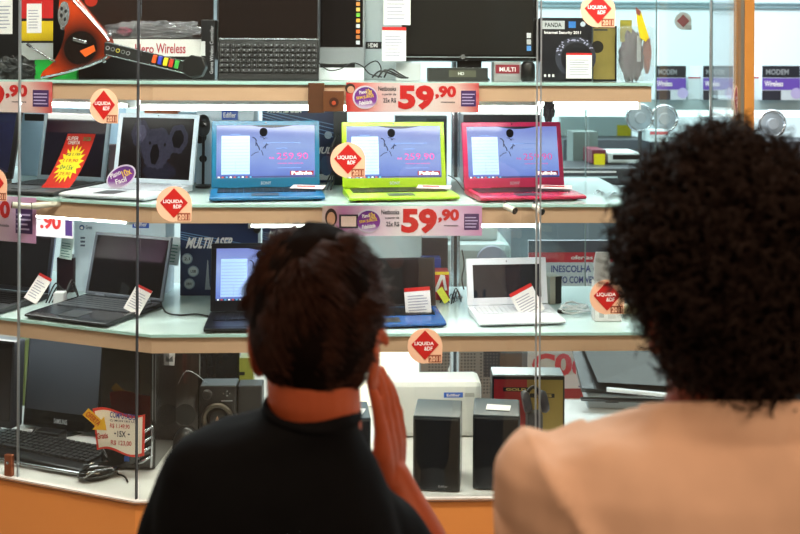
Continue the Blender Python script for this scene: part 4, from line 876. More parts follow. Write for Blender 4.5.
# dark glossy electronics centre left
t, w, h = carton('home_theater', 'tall glossy black subwoofer right of the computer tower', 'subwoofer', 170, 352, 200, 484, 2.79, .14, M((20, 18, 18), .1, coat=.4), zbase=Z0, bevel=.006)
FR(t, w, h, .06, .05, .94, .95, M((30, 20, 18), .12, coat=.3), name='front_panel'); FC(t, w, h, .5, .3, .12, M((14, 14, 14), .3), y=-.002, name='bass_port')
a = at(157, 367, 2.70); b = at(173, 351, 2.70); t = thing('info_card', 'small white card hanging at the top of the black subwoofer', 'card', (a.x, 2.72, a.z), rot=(0, R(3), 0)); w = b.x-a.x; h = b.z-a.z
put('card', MB().box(0, 0, 0, w, .001, h), PAPER, t); put('printed_picture', MB().prism([(w*.35, h*.2), (w*.9, h*.25), (w*.85, h*.6), (w*.6, h*.35)], -.0008, -.0003), M((120, 120, 120), .5), t); lines(w*.1, h*.6, w*.8, h*.85, 2, GREY, t, y=-.0006)
t, hs, w, h = monitor('dark glossy screen behind the round knob amplifier left of the boy', 182, 239, 352, 420, 2.98, Z0, frame=M((16, 16, 18), .15), screenm=M((34, 36, 40), .1, coat=.3), side=.006, chin=.01)
def knob_amp():
    t, w, h = carton('amplifier', 'black speaker unit with large silver ring and small knob left of the boy', 'speaker', 199, 386, 236, 484, 2.74, .07, M((34, 32, 32), .35), zbase=Z0, bevel=.004)
    put('ring', MB().lathe([(.040, 0), (.044, .006), (.038, .012), (.030, .006), (.030, 0)], 36), M((92, 84, 74), .35, .6), t, loc=(0, 0, h-.088), rot=(R(90), 0, 0), smooth=True)
    put('cone', MB().lathe([(.029, .001), (.018, .004), (.006, .002)], 30), M((24, 22, 22), .35), t, loc=(0, 0, h-.088), rot=(R(90), 0, 0), smooth=True)
    put('cone_badge', MB().prism([(-.006, -.006), (.006, -.006), (0, .008)], -.006, -.004), M((200, 160, 130), .3), t, loc=(0, 0, h-.088))
    put('small_knob', MB().lathe([(.013, 0), (.013, .008), (.010, .011)], 24), M((44, 42, 42), .3), t, loc=(-w*.28, 0, h-.022), rot=(R(90), 0, 0))
    for i, (dx, dz) in enumerate(((.2, -.02), (.3, -.014), (.3, -.026), (.38, -.02))): put('button', MB().lathe([(.0025, 0), (.002, .003)], 10), SILVER, t, loc=(w*dx-.004, 0, h+dz), rot=(R(90), 0, 0))
    lines(w*.1, h-.042, w*.42, h-.034, 1, GREY, t, y=-.001)
knob_amp()
t, w, h = carton('satellite_speaker', 'plain black speaker cabinet between the ring speaker and the boy', 'speaker', 237, 386, 262, 484, 2.76, .06, M((36, 34, 34), .4), zbase=Z0, bevel=.004)
FR(t, w, h, .06, .04, .94, .94, M((24, 22, 22), .6, bump=.4, scale=400), name='grille')
t, w, h = carton('olive_box', 'olive yellow box just left of the boy\'s ear', 'box', 239, 358, 253, 440, 2.92, .05, M((128, 128, 50), .4, nz=.15), zbase=Z0)
FR(t, w, h, -.05, .74, .4, .79, BLACK, name='black_clip')
t = tag(put('black_dome', MB().ell((0, 0, .0), (.035, .03, .05), 24, 14), M((22, 20, 20), .3), loc=(at(186, 420, 2.62).x, 2.62, Z0+.051), smooth=True), 'black rounded gadget on the counter beside the black subwoofer', 'gadget')
cable('thin silver wire arched over the black subwoofer front', [at(178, 384, 2.72), at(183, 374, 2.71), at(190, 371, 2.71), at(201, 378, 2.72), at(212, 386, 2.74)], .0009, SILVER)
# right hand side deck
t = thing('white_back_panel', 'bright warm white panel behind the boy\'s ear and raised hand', 'back panel', (at(378, 400, 3.06).x, 3.06, Z0+.0005)); a = at(336, 400, 3.06); b = at(419, 347, 3.06); hw = (b.x-a.x)/2
put('frame', MB().box(-hw, .002, 0, hw, .03, b.z-Z0), WHITE, t, bevel=.002); put('added_glow', MB().box(-hw+.004, 0, .004, hw-.004, .0018, b.z-Z0-.004), M((255, 244, 226), .5, nz=0, emit=1.0), t)  # emission added so the white board looks overexposed, not a lamp
def speaker(label, x0, x1, ytop, Y, rz, note=False, depth=.13, yb=None):
    a = at(x0, ytop, Y); b = at(x1, ytop, Y); w = b.x-a.x; h = a.z-Z0
    t = thing('desktop_speaker', label, 'speaker', ((a.x+b.x)/2, Y, Z0+.0005), R(rz))
    put('cabinet', MB().box(-w/2, 0, 0, w/2, depth, h), M((40, 46, 50), .28, coat=.3), t, bevel=.003)
    put('front_grille', MB().box(-w/2+.003, -.008, .003, w/2-.003, -.0004, h-.003), M((17, 16, 17), .4), t, bevel=.005)
    text('Edifier', w*.05, .012, w*.25, .018, M((150, 150, 156), .4), t, y=-.0086)
    return t, w, h
def spk(label, x0, x1, ytop, yb, rz):   # base of the front seen at yb
    p = onz((x0+x1)/2, yb, Z0); return speaker(label, x0, x1, ytop, p.y, rz)
spk('left of the two tall black speakers beside the boy\'s hand', 413, 460, 417, 491, -8)
t, w, h = spk('right of the two tall black speakers, with a small white card on top', 473, 520, 416, 490, -8)
tp = t.location
tag(put('paper_card', MB().box(-.03, -.02, 0, .03, .02, .0008), PAPER, loc=(tp.x+.012, tp.y+.055, tp.z+h+.001), rot=(0, 0, R(-12))), 'small white card lying on top of the right tall speaker', 'card')
t, w, h = spk('low black speaker with paper on top between the boy\'s neck and hand', 326, 371, 419, 478, 4)
disc(-w*.1, h*.62, .016, M((40, 38, 38), .3), t, y=-.010, name='driver_ring'); tp = t.location
tag(put('paper_card', MB().box(-.03, -.02, 0, .03, .02, .0008), PAPER, loc=(tp.x+.01, tp.y+.055, tp.z+h+.001), rot=(0, 0, R(-12))), 'small white card on the low speaker by the boy\'s neck', 'card')
cables('thin grey cable hanging beside the low speaker and the hand', [(375, 425, 0), (379, 440, .0), (376, 455, 0), (380, 470, 0)], 2.62, .0016, GREY)
t, w, h = carton('speaker_box', 'white round-edged carton with blue label behind the tall speakers', 'box', 386, 381, 482, 482, 2.80, .10, M((228, 228, 224), .4, nz=.02), zbase=Z0, bevel=.016)
FR(t, w, h, .60, .71, .80, .80, M((50, 100, 200), .35), y=-.001); FT(t, w, h, 'Edifier', .63, .73, .77, .78, PAPER, y=-.002); FR(t, w, h, .82, .72, .92, .79, M((186, 186, 178), .4), y=-.001)
t = thing('gold_carton', 'red and gold carton with pale top and black edges behind the curly person\'s shoulder', 'box', (at(528, 480, 2.70).x, 2.70, Z0+.0005), R(-3)); a = at(491, 377, 2.70); b = at(563, 377, 2.70); w = b.x-a.x; h = a.z-Z0
put('carton', MB().box(-w/2, 0, 0, w/2, .075, h), M((24, 22, 22), .4), t, bevel=.001); put('lid', MB().box(-w/2+.002, .002, h+.0004, w/2-.002, .073, h+.004), M((186, 200, 210), .35), t, bevel=.001)
rect(-w*.475, h*.04, -w*.02, h*.96, M((178, 38, 44), .35), t, y=-.0008); rect(-w*.02, h*.04, w*.475, h*.96, M((168, 142, 70), .3, .3), t, y=-.0008); rect(-w*.49, h*.02, w*.49, h*.04, M((190, 160, 80), .3), t, y=-.0006)
rect(-w*.35, h*.80, w*.0, h*.855, BLACK, t, y=-.0016); text('GOLD', -w*.31, h*.81, -w*.03, h*.845, M((220, 190, 110), .3), t, y=-.0022, bold=.03); rect(w*.02, h*.72, w*.36, h*.775, BLACK, t, y=-.0016); text('SERIES', w*.08, h*.73, w*.32, h*.765, M((220, 190, 110), .3), t, y=-.0022, bold=.03)
t = thing('headphones', 'dark headset lying before the red and gold carton', 'headphones', (at(534, 440, 2.60).x, 2.60, Z0+.14)); 
t.location.z = Z0+.0005
put('stand', MB().box(-.02, -.02, 0, .02, .02, .14), DGREY, t, bevel=.003)
put('ear_cup', MB().lathe([(.026, 0), (.03, .01), (.024, .02)], 20), M((44, 44, 58), .4), t, loc=(-.03, 0, .165), rot=(0, R(80), 0), smooth=True); put('ear_cup', MB().lathe([(.026, 0), (.03, .01), (.024, .02)], 20), M((44, 44, 58), .4), t, loc=(.015, 0, .165), rot=(0, R(80), 0), smooth=True)
put('headband', MB().tube([(-.025+.045*k/8, .0, .175+.03*math.sin(math.pi*k/8)) for k in range(9)], .005, 8), BLACK, t, smooth=True)
t = thing('flatbed_printer', 'grey and black printer with open slanted lid behind the curly person', 'printer', (at(632, 398, 3.02).x, 3.02, Z0+.0005), R(-6)); S = 3.02/1000; zb = at(632, 398, 3.02).z-Z0
put('body', MB().box(-45*S, 0, 0, 60*S, .32, zb), M((190, 196, 200), .4), t, bevel=.006); put('dark_tray', MB().box(-52*S, -.03, zb*.86, 60*S, -.001, zb), BLACK, t, bevel=.004)
put('lid', MB().add([(-50*S, .02, zb+2*S), (62*S, .02, zb-2*S), (62*S, .30, zb+34*S), (-56*S, .30, zb+46*S), (-50*S, .0, zb+8*S), (62*S, .0, zb+5*S), (62*S, .29, zb+40*S), (-58*S, .29, zb+50*S)], [(3, 2, 1, 0), (4, 5, 6, 7), (0, 1, 5, 4), (1, 2, 6, 5), (2, 3, 7, 6), (3, 0, 4, 7)]), M((34, 36, 38), .35), t, bevel=.002)
put('lid_liner', MB().add([(-34*S, .0, zb+15*S), (60*S, .0, zb+12*S), (60*S, .20, zb+30*S), (-46*S, .22, zb+42*S)], [(0, 1, 2, 3)]), M((76, 78, 78), .7, nz=.15), t)
put('white_bar', MB().tube([(-26*S, -.02, zb+10*S), (56*S, -.02, zb+4*S)], .007, 10), WHITE, t)
for dx in (-20, 20): put('slot', MB().box(dx*S-.02, -.002, zb*.55, dx*S+.02, 0, zb*.7), BLACK, t)
# ------------------------------------------------------------------ store behind
def sbox(name, label, cat, x0, y0, x1, y1, Y, depth, m, **k): return carton(name, label, cat, x0, y0, x1, y1, Y, depth, m, **k)
# far wall shelf with purple modem boxes
sh = thing('wall_shelf', 'long pale wall shelf carrying the purple and black boxes in the store', 'shelf', (at(700, 100, 4.9).x, 4.9, at(700, 99, 4.9).z-.055)); 
put('board', MB().box(-1.1, 0, 0, 1.6, .5, .05), M((168, 190, 192), .35), sh); put('lamp', MB().box(-1.1, .03, -.035, 1.6, .09, -.001), M((240, 255, 255), .5, nz=0, emit=1.5), sh)
for s in (-1.0, .2, 1.5): put('bracket', MB().box(s-.01, .1, -.08, s+.01, .5, -.001), SILVER, sh)
zs = sh.location.z+.05; pur = M((104, 76, 170), .4)
for i, (x0, x1) in enumerate(((655, 686), (703, 733), (762, 800), (806, 842))):
    t, w, h = carton('modem_box', ('purple and black box left of the grey sticker, on the wall shelf', 'purple and black box between the sticker and the wooden post', 'purple and black box right of the wooden post', 'purple and black box cut by the right photo edge')[i], 'box', x0, 66, x1, 97, 4.86, .2, M((196, 206, 214), .4), zbase=zs+.001)
    FR(t, w, h, 0, .66, 1, 1, M((38, 40, 48), .4)); FR(t, w, h, 0, .3, 1, .64, pur); FT(t, w, h, 'MODEM', .1, .74, .7, .9, GREY, y=-.002); FT(t, w, h, 'Wireless', .06, .4, .55, .56, PAPER, y=-.002); FR(t, w, h, 0, .0, .5, .28, M((46, 46, 56), .4)); FC(t, w, h, .9, .2, .16, M((180, 170, 214), .4))
for k, (x0, x1) in enumerate(((688, 702), (745, 760))):
    t, w, h = carton('accessory_box', ('pale box with red line between two purple boxes', 'pale box with red line just right of the wooden post')[k], 'box', x0, 77, x1, 97, 4.9, .1, M((206, 220, 224), .4), zbase=zs+.001); FR(t, w, h, 0, .93, 1, 1, M((170, 60, 70), .4))
# lower store: white counter with printers
ct = thing('store_counter', 'white store counter with dark machines behind the display window', 'counter', (at(640, 300, 4.2).x, 4.2, 0)); zc = at(600, 186, 4.2).z
put('body', MB().box(-.55, 0, 0, .75, .5, zc-.03), M((112, 128, 140), .4), ct); put('top', MB().box(-.57, -.02, zc-.03, .77, .52, zc), M((190, 200, 206), .3), ct)
t, w, h = carton('laser_printer', 'dark grey laser printer with white slots on the store counter', 'printer', 560, 168, 640, 186, 4.22, .35, M((54, 58, 64), .4), zbase=zc, bevel=.01)
FR(t, w, h, .02, .72, .7, .82, WHITE); FR(t, w, h, .05, .42, .72, .52, M((190, 206, 212), .4))
t, w, h = carton('red_box', 'burgundy box with yellow tags on the store counter', 'box', 592, 150, 606, 170, 4.36, .18, M((110, 40, 60), .4), zbase=zc+.079)
bg = carton('display_rack', 'dark equipment rack standing behind the store counter', 'rack', 563, 140, 650, 190, 4.82, .3, M((70, 76, 84), .45), zbase=0)
t, w, h = bg; 
t2, w2, h2 = carton('white_printer', 'white and black printer right of the burgundy box in the store', 'printer', 608, 152, 640, 170, 4.36, .18, M((206, 214, 214), .4), zbase=zc+.079, bevel=.01); FR(t2, w2, h2, .15, .35, 1, .75, BLACK)
for x0, y0, x1, y1, yy_, lb in ((617, 125, 631, 138, 5.196, 'yellow price card high on the white store display'), (594, 154, 605, 168, 4.357, 'yellow price card in front of the burgundy box')):
    a = at(x0, y1, yy_); b = at(x1, y0, yy_); tag(put('yellow_card', MB().box(0, 0, 0, b.x-a.x, .002, b.z-a.z), M((244, 226, 20), .45), loc=a), lb, 'price card')
t, w, h = carton('white_display', 'large white display board in the store behind the pink netbook', 'display board', 560, 112, 632, 200, 5.2, .04, M((220, 244, 246), .45, nz=.02), zbase=0)
t, w, h = carton('grey_monitor_box', 'grey green box before the white store display board', 'box', 573, 132, 598, 152, 4.56, .14, M((96, 112, 110), .45), zbase=zc+.0005)
for i, (x, y) in enumerate(((640, 118), (664, 119), (772, 124))):
    p = at(x, y, 4.7); t = thing('desk_fan', ('left round silver fan beneath the wall shelf', 'round silver fan beneath the wall shelf just above the curly hair', 'round silver fan right of the wooden post')[i], 'fan', (p.x, 4.7, p.z)); 
    put('ring', MB().tube([(.062*math.cos(a*.262), 0, .062*math.sin(a*.262)) for a in range(25)], .008, 8), SILVER, t, smooth=True); put('hub', MB().lathe([(.03, 0), (.026, .02)], 18), GREY, t, rot=(R(90), 0, 0)); put('grille', MB().lathe([(.058, 0), (.05, .004), (.03, .006)], 20), M((170, 180, 188), .4, .4), t, rot=(R(90), 0, 0))
    put('stand', MB().tube([(0, 0, -.06), (0, 0, -.2)], .01, 8), DGREY, t)
t, w, h = carton('dark_cabinet', 'low dark cabinet beneath the round fans in the store', 'cabinet', 657, 142, 830, 240, 4.75, .35, M((92, 96, 104), .45), zbase=0)
t, w, h = carton('red_stripe_box', 'pale box with red stripe in the store left of the curly hair', 'box', 650, 130, 668, 141, 4.6, .15, M((206, 224, 228), .4), zbase=at(650, 142, 4.6).z); FR(t, w, h, 0, .6, 1, .85, M((200, 90, 100), .4))
# mid level: machine, banner, poster
t, w, h = carton('copy_machine', 'large grey green office machine beyond the window behind the netbooks', 'machine', 428, 243, 512, 330, 3.9, .5, M((150, 168, 166), .45), zbase=0, bevel=.03)
put('upper_unit', MB().box(-w*.45, .05, h+.0005, w*.35, .4, h+.06), M((176, 190, 188), .45), t, bevel=.01)
put('fan_vent', MB().lathe([(.06, 0), (.06, .02), (.02, .024)], 24), M((130, 140, 156), .4), t, loc=(w*.5-.08, -.0, h-.07), rot=(R(90), 0, 0))
t, w, h = carton('steel_cabinet', 'blue grey steel cabinet beyond the window above the white netbook', 'cabinet', 485, 215, 640, 330, 4.76, .04, M((112, 132, 146), .35, nz=.1, scale=4), zbase=0)
t = thing('promo_poster', 'white poster with blue text, big red digits and a red header in the store', 'poster', (at(572, 400, 3.6).x, 3.6, at(572, 400, 3.6).z)); a = at(523, 400, 3.6); b = at(612, 240, 3.6); w = b.x-a.x; h = b.z-a.z; S = 3.6/1000
for s_ in (-1, 1): put('leg', MB().box(s_*w*.4-.01, .011, -t.location.z+.0005, s_*w*.4+.01, .03, h*.6), STEEL, t)
put('board', MB().box(-w/2, 0, 0, w/2, .01, h), M((206, 216, 228), .45, nz=.02), t)
Pz = lambda y: h-(y-240)*S; Pxx = lambda x: -w/2+(x-523)*S
rect(Pxx(523), Pz(262), Pxx(612), Pz(240), M((190, 40, 60), .4), t, y=-.001); text('ofertas', Pxx(566), Pz(259), Pxx(588), Pz(255), PAPER, t, y=-.002)
rect(Pxx(523), Pz(252), Pxx(612), Pz(240), M((80, 84, 100), .4), t, y=-.0016)
text('INESCOLHA O', Pxx(546), Pz(272), Pxx(594), Pz(265), bl, t, y=-.002); text('VIVO COM VEM', Pxx(548), Pz(283), Pxx(592), Pz(276), bl, t, y=-.002)
text('99', Pxx(556), Pz(308), Pxx(590), Pz(287), M((196, 50, 80), .4), t, y=-.002, bold=.03)
text('VX', Pxx(541), Pz(350), Pxx(560), Pz(338), bl, t, y=-.002, bold=.02); text('Gue', Pxx(570), Pz(349), Pxx(585), Pz(341), bl, t, y=-.002)
text('C06', Pxx(527), Pz(376), Pxx(584), Pz(353), M((206, 60, 90), .4), t, y=-.002, bold=.04); text('S/', Pxx(574), Pz(388), Pxx(582), Pz(381), bl, t, y=-.002)
rect(Pxx(560), Pz(399), Pxx(612), Pz(389), M((150, 50, 66), .4), t, y=-.001)
t, w, h = carton('wire_rack', 'grey perforated metal rack seen below the lowest shelf', 'rack', 420, 346, 522, 420, 3.7, .15, M((140, 152, 158), .4, .3), zbase=0)
mb = MB()
for i in range(22):
    for j in range(14):
        if (i % 8) not in (7,): mb.box(-w*.42+i*.012, -.001, h-.02-j*.012, -w*.42+i*.012+.007, 0, h-.014-j*.012)
q = put('perforation', mb, M((90, 100, 106), .5), t); q['kind'] = 'stuff'
FR(t, w, h, .62, .8, 1, 1, M((60, 70, 80), .4), name='dark_screen')
cables('pale cable hanging in front of the perforated rack', [(450, 347, 0), (453, 360, .02), (449, 372, 0), (456, 384, -.02)], 3.2, .004, M((200, 196, 190), .5))
t, w, h = carton('red_crate', 'red store box with dark left part behind the printer lid', 'box', 600, 344, 668, 362, 3.9, .2, M((176, 40, 56), .4), zbase=0); FR(t, w, h, 0, .9, .36, 1, M((70, 66, 70), .4))
# ------------------------------------------------------------------ people
def skin_mat(rgb, rough=.5):
    m = M(rgb, rough, nz=.06, scale=30).copy(); b = m.node_tree.nodes['Principled BSDF']; b.inputs['Subsurface Weight'].default_value = .12
    b.inputs['Subsurface Radius'].default_value = (.01, .004, .002); return m
def head_into(mb, c, yaw, s=1.0):
    """closed skull with jaw, nose, lips and ears; face towards local +Y"""
    Rz = Matrix.Translation(c) @ Matrix.Rotation(yaw, 4, 'Z')
    def shape(d):
        k = 1.0
        if d.z < 0 and d.y < .2: k *= 1-.18*(-d.z)*max(0, .6-d.y)          # nape tucks in
        return k
    tmp = MB().ell((0, 0, 0), (.073*s, .092*s, .108*s), 32, 24, fn=shape)
    vs = []
    for x, y, z in tmp.v:
        if z < 0:
            f = min(1, -z/(.108*s)); x *= 1-.30*f*f
            if y < 0: y *= 1-.25*f
            else: y *= 1-.05*f
        if y > .07*s: y = .07*s+(y-.07*s)*.6
        vs.append((x, y, z))
    mb.add(vs, tmp.f, Rz)
    mb.limb([Rz@Vector((0, .083*s, .012*s)), Rz@Vector((0, .098*s, -.022*s)), Rz@Vector((0, .092*s, -.034*s))], [.007*s, .011*s, .009*s], 10, 3)
    mb.limb([Rz@Vector((-.018*s, .080*s, -.056*s)), Rz@Vector((0, .088*s, -.056*s)), Rz@Vector((.018*s, .080*s, -.056*s))], [.004*s, .007*s, .004*s], 8, 3)
    mb.limb([Rz@Vector((-.016*s, .078*s, -.066*s)), Rz@Vector((0, .086*s, -.067*s)), Rz@Vector((.016*s, .078*s, -.066*s))], [.004*s, .007*s, .004*s], 8, 3)
    mb.ell(tuple(Rz@Vector((0, .070*s, -.092*s))), (.020*s, .018*s, .016*s), 14, 10)
    for sx in (-1, 1):
        mb.limb([Rz@Vector((sx*.035*s, .078*s, .028*s)), Rz@Vector((sx*.014*s, .084*s, .026*s))], [.007*s, .008*s], 8, 3)
        # ear: rim and lobe
        rim = [Rz@Vector((sx*(.076+.008*math.sin(a*.5))*s, (-.004-.016*math.cos(a))*s, (-.028+.033*math.sin(a))*s)) for a in [(-1.4+q*.42) for q in range(11)]]
        mb.tube(rim, .0045*s, 8)
        mb.ell(tuple(Rz@Vector((sx*.076*s, -.006*s, -.028*s))), (.006*s, .015*s, .027*s), 14, 10)
        mb.ell(tuple(Rz@Vector((sx*.073*s, 0, -.056*s))), (.006*s, .009*s, .010*s), 12, 8)
    return Rz
def face_details(root, Rz, off, s=1.0):
    inv = Matrix.Translation(-Vector(off))
    for sx in (-1, 1):
        c = inv @ (Rz @ Vector((sx*.030*s, .074*s, .006*s)))
        e = put('eye', MB().ell((0, 0, 0), (.012*s, .011*s, .010*s), 16, 10), M((236, 232, 226), .2), root, loc=c, smooth=True)
        d_ = (Rz.to_3x3() @ Vector((0, 1, 0))); put('iris', MB().ell(tuple(d_*.0075*s), (.0052*s, .0052*s, .0052*s), 12, 8), M((40, 24, 16), .15), e, smooth=True)
def hand_into(mb, wrist, up, wid, palm_n, L=.15, spread=.06, thumb_side=-1, curl=.12):
    """palm + four fingers + thumb. up: finger direction, wid: index -> little finger, palm_n: out of the palm"""
    up = up.normalized(); wid = (wid-up*wid.dot(up)).normalized(); pn = (palm_n-up*palm_n.dot(up)-wid*palm_n.dot(wid)).normalized()
    P = L*.52; W_ = L*.235
    for k, (x0, x1) in enumerate(((-.9, -.85), (-.35, -.3), (.25, .27), (.75, .8))):
        mb.limb([wrist+wid*x0*W_*.62, wrist+up*P*.5+wid*x0*W_*.9, wrist+up*P+wid*x1*W_], [L*.075, L*.088, L*.062], 12, 4)
    for f, (x, ln, r, cu) in enumerate(((-.88, .41, .054, 1.0), (-.30, .47, .056, .8), (.28, .43, .053, 1.1), (.80, .33, .046, 1.5))):
        b = wrist+up*P*(.98-.05*abs(x))+wid*x*W_; d0 = (up+wid*spread*x).normalized(); ln_ = ln*L
        a1 = curl*cu; d1 = (d0*math.cos(a1)+pn*math.sin(a1)); d2 = (d0*math.cos(a1*2.4)+pn*math.sin(a1*2.4)); d3 = (d0*math.cos(a1*3.4)+pn*math.sin(a1*3.4))
        p1 = b+d1*ln_*.44; p2 = p1+d2*ln_*.31; p3 = p2+d3*ln_*.25
        mb.limb([b-up*L*.08, b, p1, p2, p3], [r*L*1.05, r*L*1.08, r*L*1.0, r*L*.92, r*L*.74], 12, 3)
    tb = wrist+up*P*.22-wid*W_*.85+pn*L*.09
    t1 = tb+(up*.75-wid*.35+pn*.5).normalized()*L*.24; t2 = t1+(up*.95-wid*.12+pn*.1).normalized()*L*.19; t3 = t2+(up*.98-wid*.05+pn*.1).normalized()*L*.14
    mb.limb([wrist+up*P*.1-wid*W_*.3, tb, t1, t2, t3], [L*.075, L*.09, L*.068, L*.06, L*.046], 12, 3)
def shift_mesh(me, off):
    for v in me.vertices: v.co -= Vector(off)
    return me
def wrinkle(me, amp, sc_, seed=0, zs=.5):
    me.update()
    ns = [v.normal.copy() for v in me.vertices]
    for v, n in zip(me.vertices, ns):
        p = v.co*sc_; p = Vector((p.x+seed, p.y, p.z*zs)); v.co += n*amp*(noise.noise(p)+.5*noise.noise(p*2.3))

def neck_plane(y): return 1.261-.36*y
def clamp_neck(me):
    for v in me.vertices:
        if abs(v.co.x) < .14: v.co.z = min(v.co.z, neck_plane(v.co.y)-max(0, abs(v.co.x)-.085)*.3)
def folds(me, amp, sc_):
    me.update(); ns = [v.normal.copy() for v in me.vertices]
    for v, n in zip(me.vertices, ns):
        a = abs(v.co.x); p = Vector(((v.co.x*.8+v.co.z*.6)*sc_, v.co.y*sc_*.5, (v.co.z*.8-a*.9)*sc_*.35))
        r = 1-abs(noise.noise(p))*3; v.co += n*amp*max(0, r)**2
# ---------- boy
bc = at(287, 400, 1.15); BX, BY = bc.x, 1.15; root_off = Vector((BX, BY, 0))
boy = thing('person', 'boy with short dark hair and black t-shirt seen from behind, hand raised to his face', 'person', (BX, BY, 0))
hc = at(315, 336, 1.15); hc = Vector((hc.x, BY+.035, hc.z))
V = lambda x, y, z: Vector((BX+x, BY+y, z))
mb = MB(); Rz = head_into(mb, hc, R(-20), 1.0)
def zat(y, Y=1.15): return at(300, y, Y).z
neck0 = V(.022, .0, 1.13); 
mb.limb([neck0, V(.034, .008, 1.19), Vector((hc.x-.002, hc.y-.028, hc.z-.06)), Vector((hc.x, hc.y-.01, hc.z-.01))], [.058, .052, .054, .062], 24, 5)
tor = [(0, 0, .66, .118, .080), (0, 0, .72, .128, .088), (0, 0, .82, .112, .078), (0, 0, .90, .110, .076), (0, 0, 1.0, .118, .078), (0, 0, 1.05, .118, .074), (-.004, 0, 1.09, .108, .066), (-.01, 0, 1.12, .09, .056), (.005, 0, 1.14, .07, .048), (.02, 0, 1.16, .05, .044)]
mb.loft([(BX+a, BY+b, c, d, e) for a, b, c, d, e in tor])
# legs
for sx in (-1, 1):
    mb.limb([V(sx*.065, 0, .70), V(sx*.075, .01, .38), V(sx*.08, -.01, .07)], [.075, .05, .034], 16, 6)
    mb.limb([V(sx*.08, -.02, .045), V(sx*.085, .10, .03)], [.034, .026], 14, 5)
# left arm hanging
mb.limb([V(-.095, 0, 1.10), V(-.125, .02, 1.03), V(-.150, .04, .89), V(-.155, .09, .72)], [.034, .034, .032, .023], 16, 6)
hand_into(mb, V(-.158, .095, .71), Vector((.02, .1, -1)), Vector((0, -1, 0)), Vector((1, 0, 0)), .14, curl=.25)
# right arm raised
wr = at(393, 476, 1.335); el = at(449, 592, 1.29)
mb.limb([V(.08, 0, 1.08), V(.118, .05, 1.02), el], [.034, .036, .030], 16, 6)
mb.limb([el, el.lerp(wr, .4), wr+Vector((.002, 0, 0))], [.031, .030, .0215], 16, 6)
hand_into(mb, wr, Vector((-.07, .02, 1)), Vector((.40, .91, .0)), Vector((-.91, .40, 0)), .150, spread=.01, curl=.08)
me = fuse(mb, .0032, 5); shift_mesh(me, root_off)
put('body', me, skin_mat((192, 92, 54)), boy, smooth=True)
face_details(boy, Rz, root_off)
# shirt, hand fitted outline (x from the body's centre)
sh_ = MB()
pro = [(.64, -.145, .145, .105), (.72, -.145, .145, .105), (.85, -.138, .132, .10), (.95, -.142, .135, .100), (1.03, -.150, .138, .100), (1.07, -.151, .133, .096), (1.11, -.149, .122, .090), (1.138, -.143, .108, .082), (1.158, -.139, .098, .074), (1.174, -.126, .088, .066), (1.187, -.100, .082, .061), (1.197, -.062, .080, .058), (1.205, -.032, .082, .056), (1.211, -.024, .082, .054)]
sh_.loft([(BX+(a+b)/2, BY-.004, z, (b-a)/2, d) for z, a, b, d in pro], 48, 2.2)
sh_.limb([V(-.104, 0, 1.128), V(-.124, .012, 1.06), V(-.140, .03, .96)], [.044, .050, .054], 20, 6)
sh_.limb([V(.078, 0, 1.09), V(.112, .04, 1.04), V(.138, .08, .98)], [.048, .052, .054], 20, 6)
me = fuse(sh_, .005, 8); shift_mesh(me, root_off); wrinkle(me, .004, 14, 3)
shirtm = M((11, 11, 14), .85, nz=.2, scale=60, bump=.1, spec=.12)
put('t_shirt', me, shirtm, boy, smooth=True)
ring = [V(.029+.053*math.cos(a), -.003+.055*math.sin(a), 1.211+.004*math.sin(a)-.006*math.cos(a)) - root_off for a in [2*math.pi*k/32 for k in range(33)]]
put('collar', MB().tube(ring, .005, 8), shirtm, boy, smooth=True)
tr = MB().loft([(BX, BY, .60, .142, .10), (BX, BY, .70, .145, .102), (BX, BY, .78, .135, .095)], 32)
for sx in (-1, 1): tr.limb([V(sx*.068, 0, .66), V(sx*.078, .01, .38), V(sx*.083, -.008, .10)], [.088, .068, .058], 18, 6)
me = fuse(tr, .008, 6); shift_mesh(me, root_off); put('trousers', me, M((40, 52, 84), .8), boy, smooth=True)
for sx in (-1, 1):
    m_ = MB().limb([V(sx*.08, -.035, .046), V(sx*.084, .05, .042), V(sx*.088, .125, .034)], [.043, .042, .032], 18, 5)
    q = put('shoe', shift_mesh(fuse(m_, .005, 3), root_off), M((60, 60, 66), .5), boy, smooth=True)
    put('sole', MB().plate([(sx*.084+.043*math.cos(a)-.0, .045+.125*math.sin(a)) for a in [2*math.pi*k/24 for k in range(24)]], .0005, .014), WHITE, q)
# hair: dense short strands over a dark cap
def strands(mb, c, rad, N, region, length, comb, rr, seed=1, segs=3, noise_amp=.3, lift=.3, nsides=3, shapefn=None):
    rnd = random.Random(seed); n = 0
    while n < N:
        z = rnd.uniform(-1, 1); a = rnd.uniform(0, 2*math.pi); q = math.sqrt(1-z*z); d = Vector((q*math.cos(a), q*math.sin(a), z))
        if not region(d): continue
        k = shapefn(d) if shapefn else 1
        p = Vector((c[0]+rad[0]*d.x*k, c[1]+rad[1]*d.y*k, c[2]+rad[2]*d.z*k)); L = length(d)*rnd.uniform(.6, 1.15)
        cb = comb(d, p); cb = cb-d*cb.dot(d)
        nn = Vector((noise.noise(p*22+Vector((seed, 0, 0))), noise.noise(p*22+Vector((0, seed, 5))), noise.noise(p*22+Vector((9, 0, seed)))))
        dr = (cb.normalized()+d*lift+nn*noise_amp*2+Vector((rnd.uniform(-1, 1), rnd.uniform(-1, 1), rnd.uniform(-1, 1)))*.18).normalized()
        pts = [p-d*.003]; 
        for i in range(segs):
            t = (i+1)/segs; dr = (dr-d*.16*t+Vector((0, 0, -.08))).normalized(); pts.append(pts[-1]+dr*L/segs)
        r0 = rr*rnd.uniform(.7, 1.3); mb.tube(pts, [r0*(1-.85*i/segs) for i in range(segs+1)], nsides); n += 1
    return mb
